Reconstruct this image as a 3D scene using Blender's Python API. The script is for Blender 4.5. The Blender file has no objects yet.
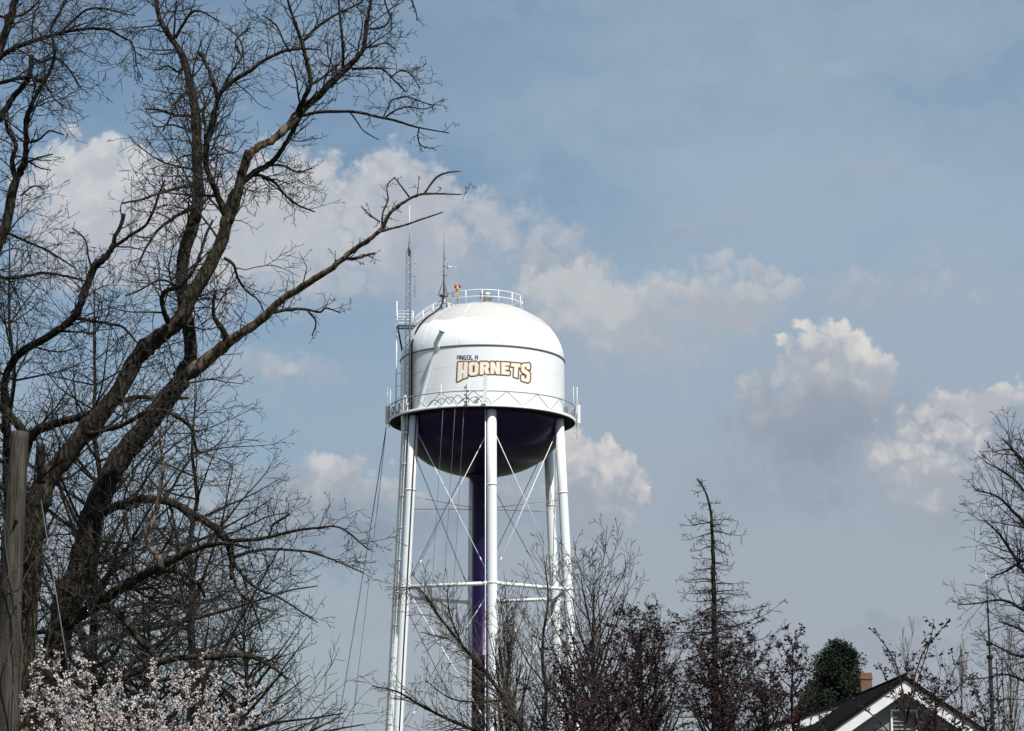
import bpy, math, random
from mathutils import Vector, Matrix
R = math.radians
# ------------------------------------------------------------ camera, sky, sun
scene = bpy.context.scene
W, H = 1024, 731
F = 2276.0                                   # focal length in pixels
PITCH = R(11.82); EYE = 1.6
cam_d = bpy.data.cameras.new('camera'); cam = bpy.data.objects.new('camera', cam_d)
scene.collection.objects.link(cam); scene.camera = cam
cam.location = (0, 0, EYE); cam.rotation_euler = (R(90) + PITCH, 0, 0)
cam_d.sensor_fit = 'HORIZONTAL'; cam_d.sensor_width = 36; cam_d.lens = 36 * F / W
cam_d.clip_start = 0.5; cam_d.clip_end = 20000
SUN_AZ, SUN_EL = R(34), R(54)                # azimuth: right of the direction tower -> camera
sdir = Vector((math.sin(SUN_AZ)*math.cos(SUN_EL), -math.cos(SUN_AZ)*math.cos(SUN_EL), math.sin(SUN_EL)))
sl = bpy.data.lights.new('sun', 'SUN'); sl.energy = 5.0; sl.angle = R(0.53); sl.color = (1, .97, .93)
so = bpy.data.objects.new('sun', sl); scene.collection.objects.link(so)
so.rotation_euler = (-sdir).to_track_quat('-Z', 'Y').to_euler(); so.location = (30, -30, 60)
scene.view_settings.view_transform = 'Standard'; scene.view_settings.look = 'None'
scene.view_settings.exposure = 0.12; scene.view_settings.gamma = 1
SKY_STRENGTH = 0.08

def ray(px, py):
    x = (px - W/2)/F; y = -(py - H/2)/F
    c, s = math.cos(PITCH), math.sin(PITCH)
    return Vector((x, c - y*s, s + y*c))
def at(px, py, Y):
    d = ray(px, py); t = Y/d.y
    return Vector((d.x*t, Y, EYE + d.z*t))
def to_px(p):
    c, s = math.cos(PITCH), math.sin(PITCH)
    x, y, z = p[0], p[1], p[2]-EYE
    dep = y*c + z*s
    if dep < 1: return (-9999, -9999)
    return (W/2 + F*x/dep, H/2 - F*(z*c - y*s)/dep)

def lin(r, g, b):
    f = lambda v: (v/255)/12.92 if v/255 <= .04045 else ((v/255+.055)/1.055)**2.4
    return (f(r), f(g), f(b))

world = bpy.data.worlds.new('World'); scene.world = world; world.use_nodes = True
nt = world.node_tree; nt.nodes.clear()
def N(t, typ, **kw):
    n = t.nodes.new(typ)
    for k, v in kw.items(): setattr(n, k, v)
    return n
def math_n(t, op, a, b=None, c=None, clamp=False):
    n = N(t, 'ShaderNodeMath', operation=op, use_clamp=clamp)
    for i, v in enumerate((a, b, c)):
        if v is None: continue
        if isinstance(v, (int, float)): n.inputs[i].default_value = v
        else: t.links.new(v, n.inputs[i])
    return n.outputs[0]
def vmath(t, op, a, b=None, scale=None):
    n = N(t, 'ShaderNodeVectorMath', operation=op)
    for i, v in enumerate((a, b)):
        if v is None: continue
        if isinstance(v, (tuple, Vector)): n.inputs[i].default_value = v
        else: t.links.new(v, n.inputs[i])
    if scale is not None:
        if isinstance(scale, (int, float)): n.inputs['Scale'].default_value = scale
        else: t.links.new(scale, n.inputs['Scale'])
    return n.outputs['Value'] if op in ('LENGTH', 'DOT_PRODUCT') else n.outputs['Vector']
def maprange(t, v, a, b, c=0., d=1., smooth=True):
    n = N(t, 'ShaderNodeMapRange', interpolation_type='SMOOTHSTEP' if smooth else 'LINEAR')
    for i, x in enumerate((v, a, b, c, d)):
        if isinstance(x, (int, float)): n.inputs[i].default_value = x
        else: t.links.new(x, n.inputs[i])
    return n.outputs[0]
def mixcol(t, f, a, b, blend='MIX'):
    n = N(t, 'ShaderNodeMix', data_type='RGBA', blend_type=blend)
    for i, v in ((0, f), (6, a), (7, b)):
        if isinstance(v, (int, float)): n.inputs[i].default_value = v
        elif isinstance(v, tuple): n.inputs[i].default_value = (*v[:3], 1)
        else: t.links.new(v, n.inputs[i])
    return n.outputs[2]
def noise(t, vec, scale, detail=6, rough=.55, w=None, typ='FBM'):
    n = N(t, 'ShaderNodeTexNoise', noise_dimensions='3D')
    n.noise_type = typ
    if vec is not None: t.links.new(vec, n.inputs['Vector'])
    n.inputs['Scale'].default_value = scale; n.inputs['Detail'].default_value = detail
    n.inputs['Roughness'].default_value = rough
    return n

def build_sky():
    t = nt
    tc = N(t, 'ShaderNodeTexCoord')
    sep = N(t, 'ShaderNodeSeparateXYZ'); t.links.new(tc.outputs['Generated'], sep.inputs[0])
    az = math_n(t, 'MULTIPLY', math_n(t, 'ARCTAN2', sep.outputs[0], sep.outputs[1]), 57.29578)
    el = math_n(t, 'MULTIPLY', math_n(t, 'ARCSINE', sep.outputs[2]), 57.29578)
    cmb = N(t, 'ShaderNodeCombineXYZ'); t.links.new(az, cmb.inputs[0]); t.links.new(el, cmb.inputs[1])
    P = cmb.outputs[0]                      # sky position in degrees: azimuth, elevation
    half = (.5, .5, .5)
    n1 = noise(t, P, .55, 3, .5); n2 = noise(t, P, 1.7, 8, .6)
    w1 = vmath(t, 'SCALE', vmath(t, 'SUBTRACT', n1.outputs['Color'], half), scale=2.6)
    w2 = vmath(t, 'SCALE', vmath(t, 'SUBTRACT', n2.outputs['Color'], half), scale=.8)
    # cauliflower edge from smooth voronoi cells
    vo = N(t, 'ShaderNodeTexVoronoi', feature='F1'); t.links.new(vmath(t, 'ADD', P, w2), vo.inputs['Vector'])
    vo.inputs['Scale'].default_value = 1.5
    vo.inputs['Detail'].default_value = 2.0; vo.inputs['Roughness'].default_value = .55
    puff = math_n(t, 'MULTIPLY', math_n(t, 'SUBTRACT', vo.outputs['Distance'], .45), .42)
    Pw = vmath(t, 'ADD', P, vmath(t, 'ADD', w1, w2))
    n3 = noise(t, vmath(t, 'ADD', P, w2), .9, 6, .52).outputs['Fac']
    n4 = noise(t, vmath(t, 'MULTIPLY', Pw, (.3, 1.0, 1)), .35, 5, .5).outputs['Fac']
    sky = N(t, 'ShaderNodeTexSky', sky_type='NISHITA'); sky.sun_disc = False
    sky.sun_elevation = SUN_EL; sky.sun_rotation = math.atan2(sdir.x, sdir.y)
    sky.air_density = 1.0; sky.dust_density = 1.2; sky.ozone_density = 1.0
    K = 1/SKY_STRENGTH
    def L(r, g, b): return tuple(v*K for v in lin(r, g, b))
    # thin high veil, thicker towards the horizon, streaky
    veil = math_n(t, 'ADD', maprange(t, el, 22, 2, .30, .88), math_n(t, 'MULTIPLY', math_n(t, 'SUBTRACT', n4, .5), 1.3), clamp=True)
    veilright = maprange(t, az, -7, 7, 0, .50)
    veil = math_n(t, 'ADD', veil, veilright, clamp=True)
    blue = mixcol(t, 1.0, sky.outputs[0], (.90, 1.07, 1.10), 'MULTIPLY')
    vcol = mixcol(t, maprange(t, el, 4, 16), L(157, 166, 176), L(148, 168, 187))
    col = mixcol(t, veil, blue, vcol)
    # group: one cumulus
    g = bpy.data.node_groups.new('cumulus', 'ShaderNodeTree'); I = g.interface
    for nm, ty in (('Back', 'NodeSocketColor'), ('P', 'NodeSocketVector'), ('Puff', 'NodeSocketFloat'), ('Shade', 'NodeSocketFloat'),
                   ('Center', 'NodeSocketVector'), ('Inv', 'NodeSocketVector'), ('Opacity', 'NodeSocketFloat'), ('Soft', 'NodeSocketFloat'),
                   ('Top', 'NodeSocketColor'), ('Base', 'NodeSocketColor')):
        I.new_socket(nm, in_out='INPUT', socket_type=ty)
    I.new_socket('Color', in_out='OUTPUT', socket_type='NodeSocketColor')
    gi = N(g, 'NodeGroupInput'); go = N(g, 'NodeGroupOutput'); o = gi.outputs
    q = vmath(g, 'MULTIPLY', vmath(g, 'SUBTRACT', o['P'], o['Center']), o['Inv'])
    s2 = N(g, 'ShaderNodeSeparateXYZ'); g.links.new(q, s2.inputs[0])
    # (flat component z is cleared so that only azimuth and elevation count)
    c2 = N(g, 'ShaderNodeCombineXYZ'); g.links.new(s2.outputs[0], c2.inputs[0]); g.links.new(s2.outputs[1], c2.inputs[1])
    r = math_n(g, 'ADD', math_n(g, 'ADD', vmath(g, 'LENGTH', c2.outputs[0]), -.10), o['Puff'])
    soft = math_n(g, 'MULTIPLY', math_n(g, 'MULTIPLY', o['Soft'], 1.3), maprange(g, s2.outputs[1], -.7, .5, 2.0, 1.0))
    soft = math_n(g, 'MAXIMUM', soft, .03)
    m = maprange(g, r, math_n(g, 'SUBTRACT', 1.0, soft), 1.0, 1.0, 0.0)
    m = math_n(g, 'MULTIPLY', m, o['Opacity'])
    sh = math_n(g, 'ADD', s2.outputs[1], math_n(g, 'MULTIPLY', math_n(g, 'SUBTRACT', o['Shade'], .5), 2.2))
    sh = math_n(g, 'SUBTRACT', sh, math_n(g, 'MULTIPLY', o['Puff'], 1.6))
    cc = mixcol(g, maprange(g, sh, -.55, .75), o['Base'], o['Top'])
    g.links.new(mixcol(g, m, o['Back'], cc), go.inputs[0])
    def cloud(px, py, rx, ry, op, soft, top, base):
        nonlocal col
        d = ray(px, py).normalized()
        n = N(t, 'ShaderNodeGroup'); n.node_tree = g
        t.links.new(col, n.inputs['Back']); t.links.new(Pw, n.inputs['P']); t.links.new(puff, n.inputs['Puff']); t.links.new(n3, n.inputs['Shade'])
        n.inputs['Center'].default_value = (math.degrees(math.atan2(d.x, d.y)), math.degrees(math.asin(d.z)), 0)
        k = F*math.pi/180
        n.inputs['Inv'].default_value = (k/rx/1.34, k/ry/1.34, 0)
        n.inputs['Opacity'].default_value = op; n.inputs['Soft'].default_value = soft
        n.inputs['Top'].default_value = (*L(*top), 1); n.inputs['Base'].default_value = (*L(*base), 1)
        col = n.outputs[0]
    for c in CLOUDS: cloud(*c)
    bg = N(t, 'ShaderNodeBackground'); bg.inputs[1].default_value = SKY_STRENGTH
    t.links.new(col, bg.inputs[0]); out = N(t, 'ShaderNodeOutputWorld'); t.links.new(bg.outputs[0], out.inputs[0])
# centre x, y, half width, half height (as seen from the street), opacity, softness, lit colour, shaded colour
A_, B_, G_, D_ = (206, 207, 207), (182, 186, 191), (158, 167, 178), (134, 147, 163)
CLOUDS = [
    (20, 25, 90, 45, .7, .6, (140, 150, 165), (120, 130, 150)),
    (700, 235, 100, 34, .6, .9, G_, (150, 160, 176)),
    (820, 80, 230, 46, .5, .9, (160, 171, 184), (152, 166, 182)),
    (860, 190, 130, 34, .55, .9, (160, 168, 179), (150, 162, 177)),
    (930, 300, 150, 44, .85, .8, (176, 181, 188), G_),
    (850, 308, 90, 36, .7, .8, (172, 178, 186), G_),
    (760, 500, 170, 56, .6, .9, (158, 166, 177), (140, 152, 167)),
    (260, 290, 250, 62, .8, .8, (182, 186, 193), (160, 169, 182)),
    (420, 255, 120, 72, .9, .40, (184, 187, 193), (166, 173, 185)),
    (400, 215, 85, 50, .85, .3, (188, 190, 196), (172, 177, 187)),
    (250, 235, 150, 80, .85, .35, (196, 197, 201), B_),
    (110, 215, 95, 68, .9, .22, (204, 205, 207), (182, 184, 191)),
    (65, 240, 60, 60, .8, .35, (196, 197, 201), (172, 177, 187)),
    (295, 190, 50, 50, .8, .3, (198, 199, 203), B_),
    (560, 262, 52, 36, .75, .35, (178, 182, 190), G_),
    (630, 328, 150, 58, .92, .40, (186, 188, 193), (164, 171, 182)),
    (745, 300, 66, 36, .85, .30, (184, 186, 191), (164, 170, 181)),
    (585, 300, 56, 44, .9, .28, (190, 191, 195), B_),
    (308, 384, 56, 20, .9, .5, (178, 183, 192), (160, 168, 182)),
    (240, 385, 40, 36, .5, .6, (186, 188, 194), G_),
    (300, 560, 230, 50, .6, .8, (152, 160, 173), (136, 147, 163)),
    (320, 525, 150, 50, .9, .35, (168, 174, 184), D_),
    (352, 486, 74, 24, .85, .3, (198, 198, 199), (158, 165, 175)),
    (590, 498, 52, 48, .97, .18, (206, 203, 201), (154, 162, 175)),
    (500, 520, 100, 50, .7, .5, (166, 172, 182), (142, 152, 167)),
    (350, 610, 200, 28, .55, .7, (168, 171, 179), (152, 159, 170)),
    (835, 438, 135, 78, .95, .5, (156, 164, 176), (138, 149, 165)),
    (838, 380, 66, 38, .95, .18, (212, 209, 204), (164, 170, 180)),
    (775, 415, 46, 30, .85, .28, (178, 181, 188), (148, 157, 171)),
    (835, 424, 80, 34, .9, .5, (146, 155, 169), (142, 152, 167)),
    (970, 455, 84, 66, .8, .40, (172, 176, 184), (142, 152, 168)),
    (975, 408, 48, 24, .95, .22, (208, 206, 202), (172, 175, 183)),
    (930, 484, 74, 60, .95, .45, (204, 202, 201), (160, 166, 176)),
    (950, 535, 110, 36, .5, .8, (146, 156, 171), (142, 152, 167)),
    (900, 650, 70, 22, .5, .35, (140, 150, 166), (148, 156, 169)),
    (1000, 640, 50, 34, .5, .5, (138, 149, 165), (148, 156, 169)),
    # the sky beyond the photograph's edges
    (1400, 300, 260, 120, .9, .3, A_, G_), (-500, 250, 300, 120, .9, .3, A_, G_), (1900, 520, 300, 90, .9, .3, A_, G_), (-1100, 480, 300, 90, .9, .3, A_, G_),
    (500, -500, 420, 140, .8, .4, A_, G_), (1500, -700, 380, 160, .8, .4, A_, G_), (-600, -800, 380, 160, .8, .4, A_, G_),
]
build_sky()
world.cycles.sampling_method = 'MANUAL'; world.cycles.sample_map_resolution = 256

# ------------------------------------------------------------ helpers
COL = scene.collection
class MB:
    def __init__(s): s.v = []; s.f = []; s.mi = []; s.m = 0; s.smooth = True
    def face(s, idx): s.f.append(idx); s.mi.append(s.m)
    def tube(s, pts, rad, n=6, cap=True, jitter=0.0):
        """tube along points; rad is a number or one per point"""
        k = len(pts)
        if k < 2: return
        if isinstance(rad, (int, float)): rad = [rad]*k
        a = pts[0]; b = pts[-1]
        dx, dy, dz = abs(b[0]-a[0]), abs(b[1]-a[1]), abs(b[2]-a[2])
        if dx <= dy and dx <= dz: rx, ry, rz = 1., 0., 0.
        elif dy <= dz: rx, ry, rz = 0., 1., 0.
        else: rx, ry, rz = 0., 0., 1.
        base = len(s.v); V = s.v
        cs = CS[n]
        for i in range(k):
            p = pts[i]; q0 = pts[i-1] if i else p; q1 = pts[i+1] if i < k-1 else p
            tx, ty, tz = q1[0]-q0[0], q1[1]-q0[1], q1[2]-q0[2]
            ux, uy, uz = ry*tz-rz*ty, rz*tx-rx*tz, rx*ty-ry*tx
            l = math.sqrt(ux*ux+uy*uy+uz*uz) or 1e-6
            ux /= l; uy /= l; uz /= l
            l = math.sqrt(tx*tx+ty*ty+tz*tz) or 1e-6
            tx /= l; ty /= l; tz /= l
            vx, vy, vz = ty*uz-tz*uy, tz*ux-tx*uz, tx*uy-ty*ux
            r = rad[i]
            for c, sn in cs:
                rr = r*(1+random.uniform(-jitter, jitter)) if jitter else r
                V.append((p[0]+rr*(c*ux+sn*vx), p[1]+rr*(c*uy+sn*vy), p[2]+rr*(c*uz+sn*vz)))
        for i in range(k-1):
            o = base+i*n
            for j in range(n):
                j2 = (j+1) % n
                s.face((o+j, o+j2, o+n+j2, o+n+j))
        if cap:
            s.face(tuple(base+j for j in range(n-1, -1, -1)))
            s.face(tuple(base+(k-1)*n+j for j in range(n)))
    def box(s, c, size, rot=None):
        b = len(s.v); hx, hy, hz = size[0]/2, size[1]/2, size[2]/2
        M = rot if rot is not None else Matrix.Identity(3)
        for x in (-hx, hx):
            for y in (-hy, hy):
                for z in (-hz, hz):
                    s.v.append(tuple(Vector(c)+M @ Vector((x, y, z))))
        for q in ((0, 1, 3, 2), (4, 6, 7, 5), (0, 4, 5, 1), (2, 3, 7, 6), (0, 2, 6, 4), (1, 5, 7, 3)):
            s.face(tuple(b+i for i in q))
    def lathe(s, prof, n=96, c=(0, 0), closed=False):
        """profile of (radius, z) turned about a vertical axis"""
        b = len(s.v); k = len(prof)
        for r, z in prof:
            for j in range(n):
                a = 2*math.pi*j/n
                s.v.append((c[0]+r*math.sin(a), c[1]-r*math.cos(a), z))
        for i in range(k-1 if not closed else k):
            i2 = (i+1) % k
            for j in range(n):
                j2 = (j+1) % n
                s.face((b+i*n+j, b+i*n+j2, b+i2*n+j2, b+i2*n+j))
    def prism(s, poly, ax, ay, off):
        """convex polygon of 3D points extruded by the vector off"""
        b = len(s.v); k = len(poly)
        for p in poly: s.v.append(tuple(p))
        for p in poly: s.v.append(tuple(Vector(p)+Vector(off)))
        s.face(tuple(b+i for i in range(k))); s.face(tuple(b+k+i for i in range(k-1, -1, -1)))
        for i in range(k):
            j = (i+1) % k
            s.face((b+i, b+k+i, b+k+j, b+j))
    def build(s, name, mat, parent=None, smooth=None, origin=None):
        me = bpy.data.meshes.new(name)
        vv = s.v
        if origin is not None:
            ox, oy, oz = origin; vv = [(a-ox, b-oy, c-oz) for a, b, c in vv]
        me.from_pydata(vv, [], s.f)
        mats = mat if isinstance(mat, (list, tuple)) else [mat]
        for m in mats: me.materials.append(m)
        if len(mats) > 1: me.polygons.foreach_set('material_index', s.mi)
        sm = s.smooth if smooth is None else smooth
        me.polygons.foreach_set('use_smooth', [sm]*len(me.polygons))
        me.update()
        o = bpy.data.objects.new(name, me); COL.objects.link(o)
        if parent is not None: o.parent = parent
        if origin is not None and parent is None: o.location = origin
        return o
CS = {n: [(math.cos(2*math.pi*j/n), math.sin(2*math.pi*j/n)) for j in range(n)] for n in range(3, 41)}

def tag(o, label=None, cat=None, group=None, kind=None):
    for k, v in (('label', label), ('category', cat), ('group', group), ('kind', kind)):
        if v: o[k] = v
    return o
def thing(name, loc, label, cat, group=None):
    o = bpy.data.objects.new(name, None); COL.objects.link(o); o.location = loc; o.empty_display_size = .5
    return tag(o, label, cat, group)
class Local:
    """builds meshes written in world coordinates under an Empty that stands at loc"""
    def __init__(s, root): s.root = root; s.o = Vector(root.location)
    def add(s, mb, name, mat, parent=None, smooth=None):
        return mb.build(name, mat, parent or s.root, smooth, origin=s.o)

# ------------------------------------------------------------ materials
def new_mat(name):
    m = bpy.data.materials.new(name); m.use_nodes = True
    t = m.node_tree; b = t.nodes['Principled BSDF']
    return m, t, b
def plain(name, col, rough=.6, metal=0., var=.12, scale=8., bump=0.):
    m, t, b = new_mat(name)
    tc = N(t, 'ShaderNodeTexCoord'); n = noise(t, tc.outputs['Object'], scale, 5, .6)
    f = maprange(t, n.outputs['Fac'], .3, .7, 1-var, 1+var)
    c = N(t, 'ShaderNodeVectorMath', operation='SCALE'); c.inputs[0].default_value = col; t.links.new(f, c.inputs['Scale'])
    t.links.new(c.outputs[0], b.inputs['Base Color'])
    b.inputs['Roughness'].default_value = rough; b.inputs['Metallic'].default_value = metal
    if bump:
        bp = N(t, 'ShaderNodeBump'); bp.inputs['Strength'].default_value = bump; bp.inputs['Distance'].default_value = .02
        t.links.new(n.outputs['Fac'], bp.inputs['Height']); t.links.new(bp.outputs[0], b.inputs['Normal'])
    return m
def bark(name, c1, c2, moss=None, scale=9.):
    m, t, b = new_mat(name)
    tc = N(t, 'ShaderNodeTexCoord')
    st = vmath(t, 'MULTIPLY', tc.outputs['Object'], (1, 1, .28))
    n = noise(t, st, scale*1.6, 6, .65); n2 = noise(t, tc.outputs['Object'], .9, 4, .5)
    vo = N(t, 'ShaderNodeTexVoronoi', feature='DISTANCE_TO_EDGE'); t.links.new(vmath(t, 'ADD', st, vmath(t, 'SCALE', n.outputs['Color'], scale=.12)), vo.inputs['Vector']); vo.inputs['Scale'].default_value = scale*1.2
    fur = maprange(t, vo.outputs['Distance'], 0, .18)
    c = mixcol(t, maprange(t, n.outputs['Fac'], .35, .65), c1, c2)
    c = mixcol(t, fur, tuple(x*.45 for x in c1), c)
    if moss: c = mixcol(t, maprange(t, n2.outputs['Fac'], .5, .68, 0, .6), c, moss)
    t.links.new(c, b.inputs['Base Color']); b.inputs['Roughness'].default_value = .95
    b.inputs['Specular IOR Level'].default_value = .15
    h = math_n(t, 'ADD', math_n(t, 'MULTIPLY', fur, .7), math_n(t, 'MULTIPLY', n.outputs['Fac'], .6))
    bp = N(t, 'ShaderNodeBump'); bp.inputs['Strength'].default_value = .9; bp.inputs['Distance'].default_value = .035
    t.links.new(h, bp.inputs['Height']); t.links.new(bp.outputs[0], b.inputs['Normal'])
    return m
M = {}
M['bark'] = bark('bark_grey_brown', (.030, .024, .018), (.062, .052, .038), (.048, .047, .022))
M['bark_dark'] = bark('bark_dark', (.020, .017, .014), (.042, .035, .028), (.032, .032, .018))
M['bark_bare'] = bark('dead_wood', (0.0960, 0.0720, 0.0540), (0.1800, 0.1380, 0.1020), scale=5)
M['bark_red'] = bark('bark_reddish', (.05, .03, .025), (.08, .05, .04), scale=12)
M['bark_pale'] = bark('bark_pale_shoots', (.10, .09, .06), (.17, .16, .10), scale=12)
M['twig'] = plain('twig', (.028, .022, .018), .9, var=.25, scale=1.2)
M['twig_dark'] = plain('twig_dark', (.020, .017, .015), .9, var=.25, scale=1.2)
M['twig_pale'] = plain('twig_pale', (.15, .135, .085), .85, var=.2, scale=1.2)
M['twig_mid'] = plain('twig_budding', (.062, .050, .034), .85, var=.25, scale=1.5)
M['plum_leaf'] = plain('plum_leaf', (.030, .010, .012), .85, var=.45, scale=2.5)
M['blossom'] = plain('blossom', (.50, .435, .41), .7, var=.25, scale=5)
M['blossom_core'] = plain('blossom_core', (.22, .09, .08), .7, var=.3, scale=5)
M['evergreen'] = plain('evergreen_leaf', (.012, .022, .008), .9, var=.5, scale=2.5)
M['dead_needle'] = plain('dead_needle', (.040, .031, .023), .9, var=.3, scale=2)
def pole_wood():
    m, t, b = new_mat('weathered_pole'); tc = N(t, 'ShaderNodeTexCoord'); O = tc.outputs['Object']
    g1 = noise(t, vmath(t, 'MULTIPLY', O, (1, 1, .035)), 42, 8, .7).outputs['Fac']; g2 = noise(t, vmath(t, 'MULTIPLY', O, (1, 1, .12)), 9, 6, .6).outputs['Fac']
    c = mixcol(t, maprange(t, g2, .35, .68), (.042, .037, .030), (.095, .085, .072)); c = mixcol(t, maprange(t, g1, .38, .55), (.03, .026, .022), c)
    t.links.new(c, b.inputs['Base Color']); b.inputs['Roughness'].default_value = .95; b.inputs['Specular IOR Level'].default_value = .15
    bp = N(t, 'ShaderNodeBump'); bp.inputs['Strength'].default_value = .8; bp.inputs['Distance'].default_value = .02; t.links.new(g1, bp.inputs['Height']); t.links.new(bp.outputs[0], b.inputs['Normal'])
    return m
M['pole'] = pole_wood()
M['steel'] = plain('galvanised_steel', (.36, .37, .38), .45, .6, var=.15)
M['grey_paint'] = plain('grey_paint', (.30, .31, .32), .5, var=.15)
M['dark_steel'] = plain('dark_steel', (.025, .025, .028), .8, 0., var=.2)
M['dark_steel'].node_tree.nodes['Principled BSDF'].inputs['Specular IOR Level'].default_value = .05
M['mast_grey'] = plain('mast_grey', (.13, .135, .14), .5, .2)
M['cable'] = plain('cable_black', (.03, .03, .032), .6)
M['wire'] = plain('wire_grey', (.11, .125, .15), .7, 0.)
for _n in ('cable', 'dark_steel_'):
    if _n in M: M[_n].node_tree.nodes['Principled BSDF'].inputs['Specular IOR Level'].default_value = 0; M[_n].node_tree.nodes['Principled BSDF'].inputs['Roughness'].default_value = 1
M['red'] = plain('red_lens', (.55, .02, .02), .25)
M['yellow'] = plain('yellow_body', (.7, .33, .03), .5)
M['antenna'] = plain('antenna_white', (.72, .73, .72), .4, var=.06)

def white_paint(name, base=(.84, .855, .87), cap=False, streak=True):
    m, t, b = new_mat(name)
    tc = N(t, 'ShaderNodeTexCoord'); O = tc.outputs['Object']
    sp = N(t, 'ShaderNodeSeparateXYZ'); t.links.new(O, sp.inputs[0])
    n = noise(t, vmath(t, 'MULTIPLY', O, (1, 1, .06)), 2.2, 6, .65).outputs['Fac']
    n2 = noise(t, O, 1.3, 6, .6).outputs['Fac']
    c = mixcol(t, maprange(t, n, .5, .75, 0, .2), base, tuple(x*.80 for x in base))
    c = mixcol(t, maprange(t, n2, .45, .75, 0, .12), c, (.58, .57, .54))
    if cap:
        zz = math_n(t, 'ADD', sp.outputs[2], math_n(t, 'MULTIPLY', math_n(t, 'SUBTRACT', noise(t, O, .9, 6, .65).outputs['Fac'], .5), 1.2))
        dirt = mixcol(t, noise(t, O, 4, 6, .6).outputs['Fac'], (.46, .435, .40), (.57, .54, .50))
        c = mixcol(t, maprange(t, zz, CAPZ-.12, CAPZ+.12, 0, .9), c, dirt)
    t.links.new(c, b.inputs['Base Color'])
    t.links.new(maprange(t, n2, .3, .7, .28, .42), b.inputs['Roughness'])
    bp = N(t, 'ShaderNodeBump'); bp.inputs['Strength'].default_value = .12; bp.inputs['Distance'].default_value = .04
    t.links.new(noise(t, O, .8, 2, .5).outputs['Fac'], bp.inputs['Height']); t.links.new(bp.outputs[0], b.inputs['Normal'])
    return m
CAPZ = 48.0
M['white'] = white_paint('white_tank_paint', cap=True)
M['white_leg'] = white_paint('white_leg_paint', (.80, .815, .83))
M['purple'] = plain('purple_paint', (.016, .005, .048), .3, var=.15, scale=1.)
M['purple'].node_tree.nodes['Principled BSDF'].inputs['Specular IOR Level'].default_value = .22
M['logo_purple'] = plain('logo_purple', (.032, .010, .085), .4, var=.08)
M['logo_gold'] = plain('logo_gold', (.60, .35, .03), .4, var=.08)
M['logo_white'] = plain('logo_white', (.84, .83, .80), .4, var=.04)
M['seam'] = plain('weld_seam', (.16, .17, .17), .6)

# ------------------------------------------------------------ ground
def ground():
    m, t, b = new_mat('grass_ground')
    tc = N(t, 'ShaderNodeTexCoord'); O = tc.outputs['Object']
    c = mixcol(t, noise(t, O, .25, 8, .6).outputs['Fac'], (.035, .05, .015), (.10, .085, .04))
    t.links.new(c, b.inputs['Base Color']); b.inputs['Roughness'].default_value = 1
    mb = MB(); n = 40; S = 6000
    for i in range(n+1):
        for j in range(n+1):
            x = (i/n*2-1); y = (j/n*2-1); x = x*abs(x); y = y*abs(y)
            r = math.hypot(x, y)*S
            mb.v.append((x*S, y*S, 0 if r < 400 else .6*math.sin(x*40)*math.cos(y*31)))
    for i in range(n):
        for j in range(n):
            a = i*(n+1)+j; mb.face((a, a+n+1, a+n+2, a+1))
    tag(mb.build('ground', m), kind='structure')
ground()

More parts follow.
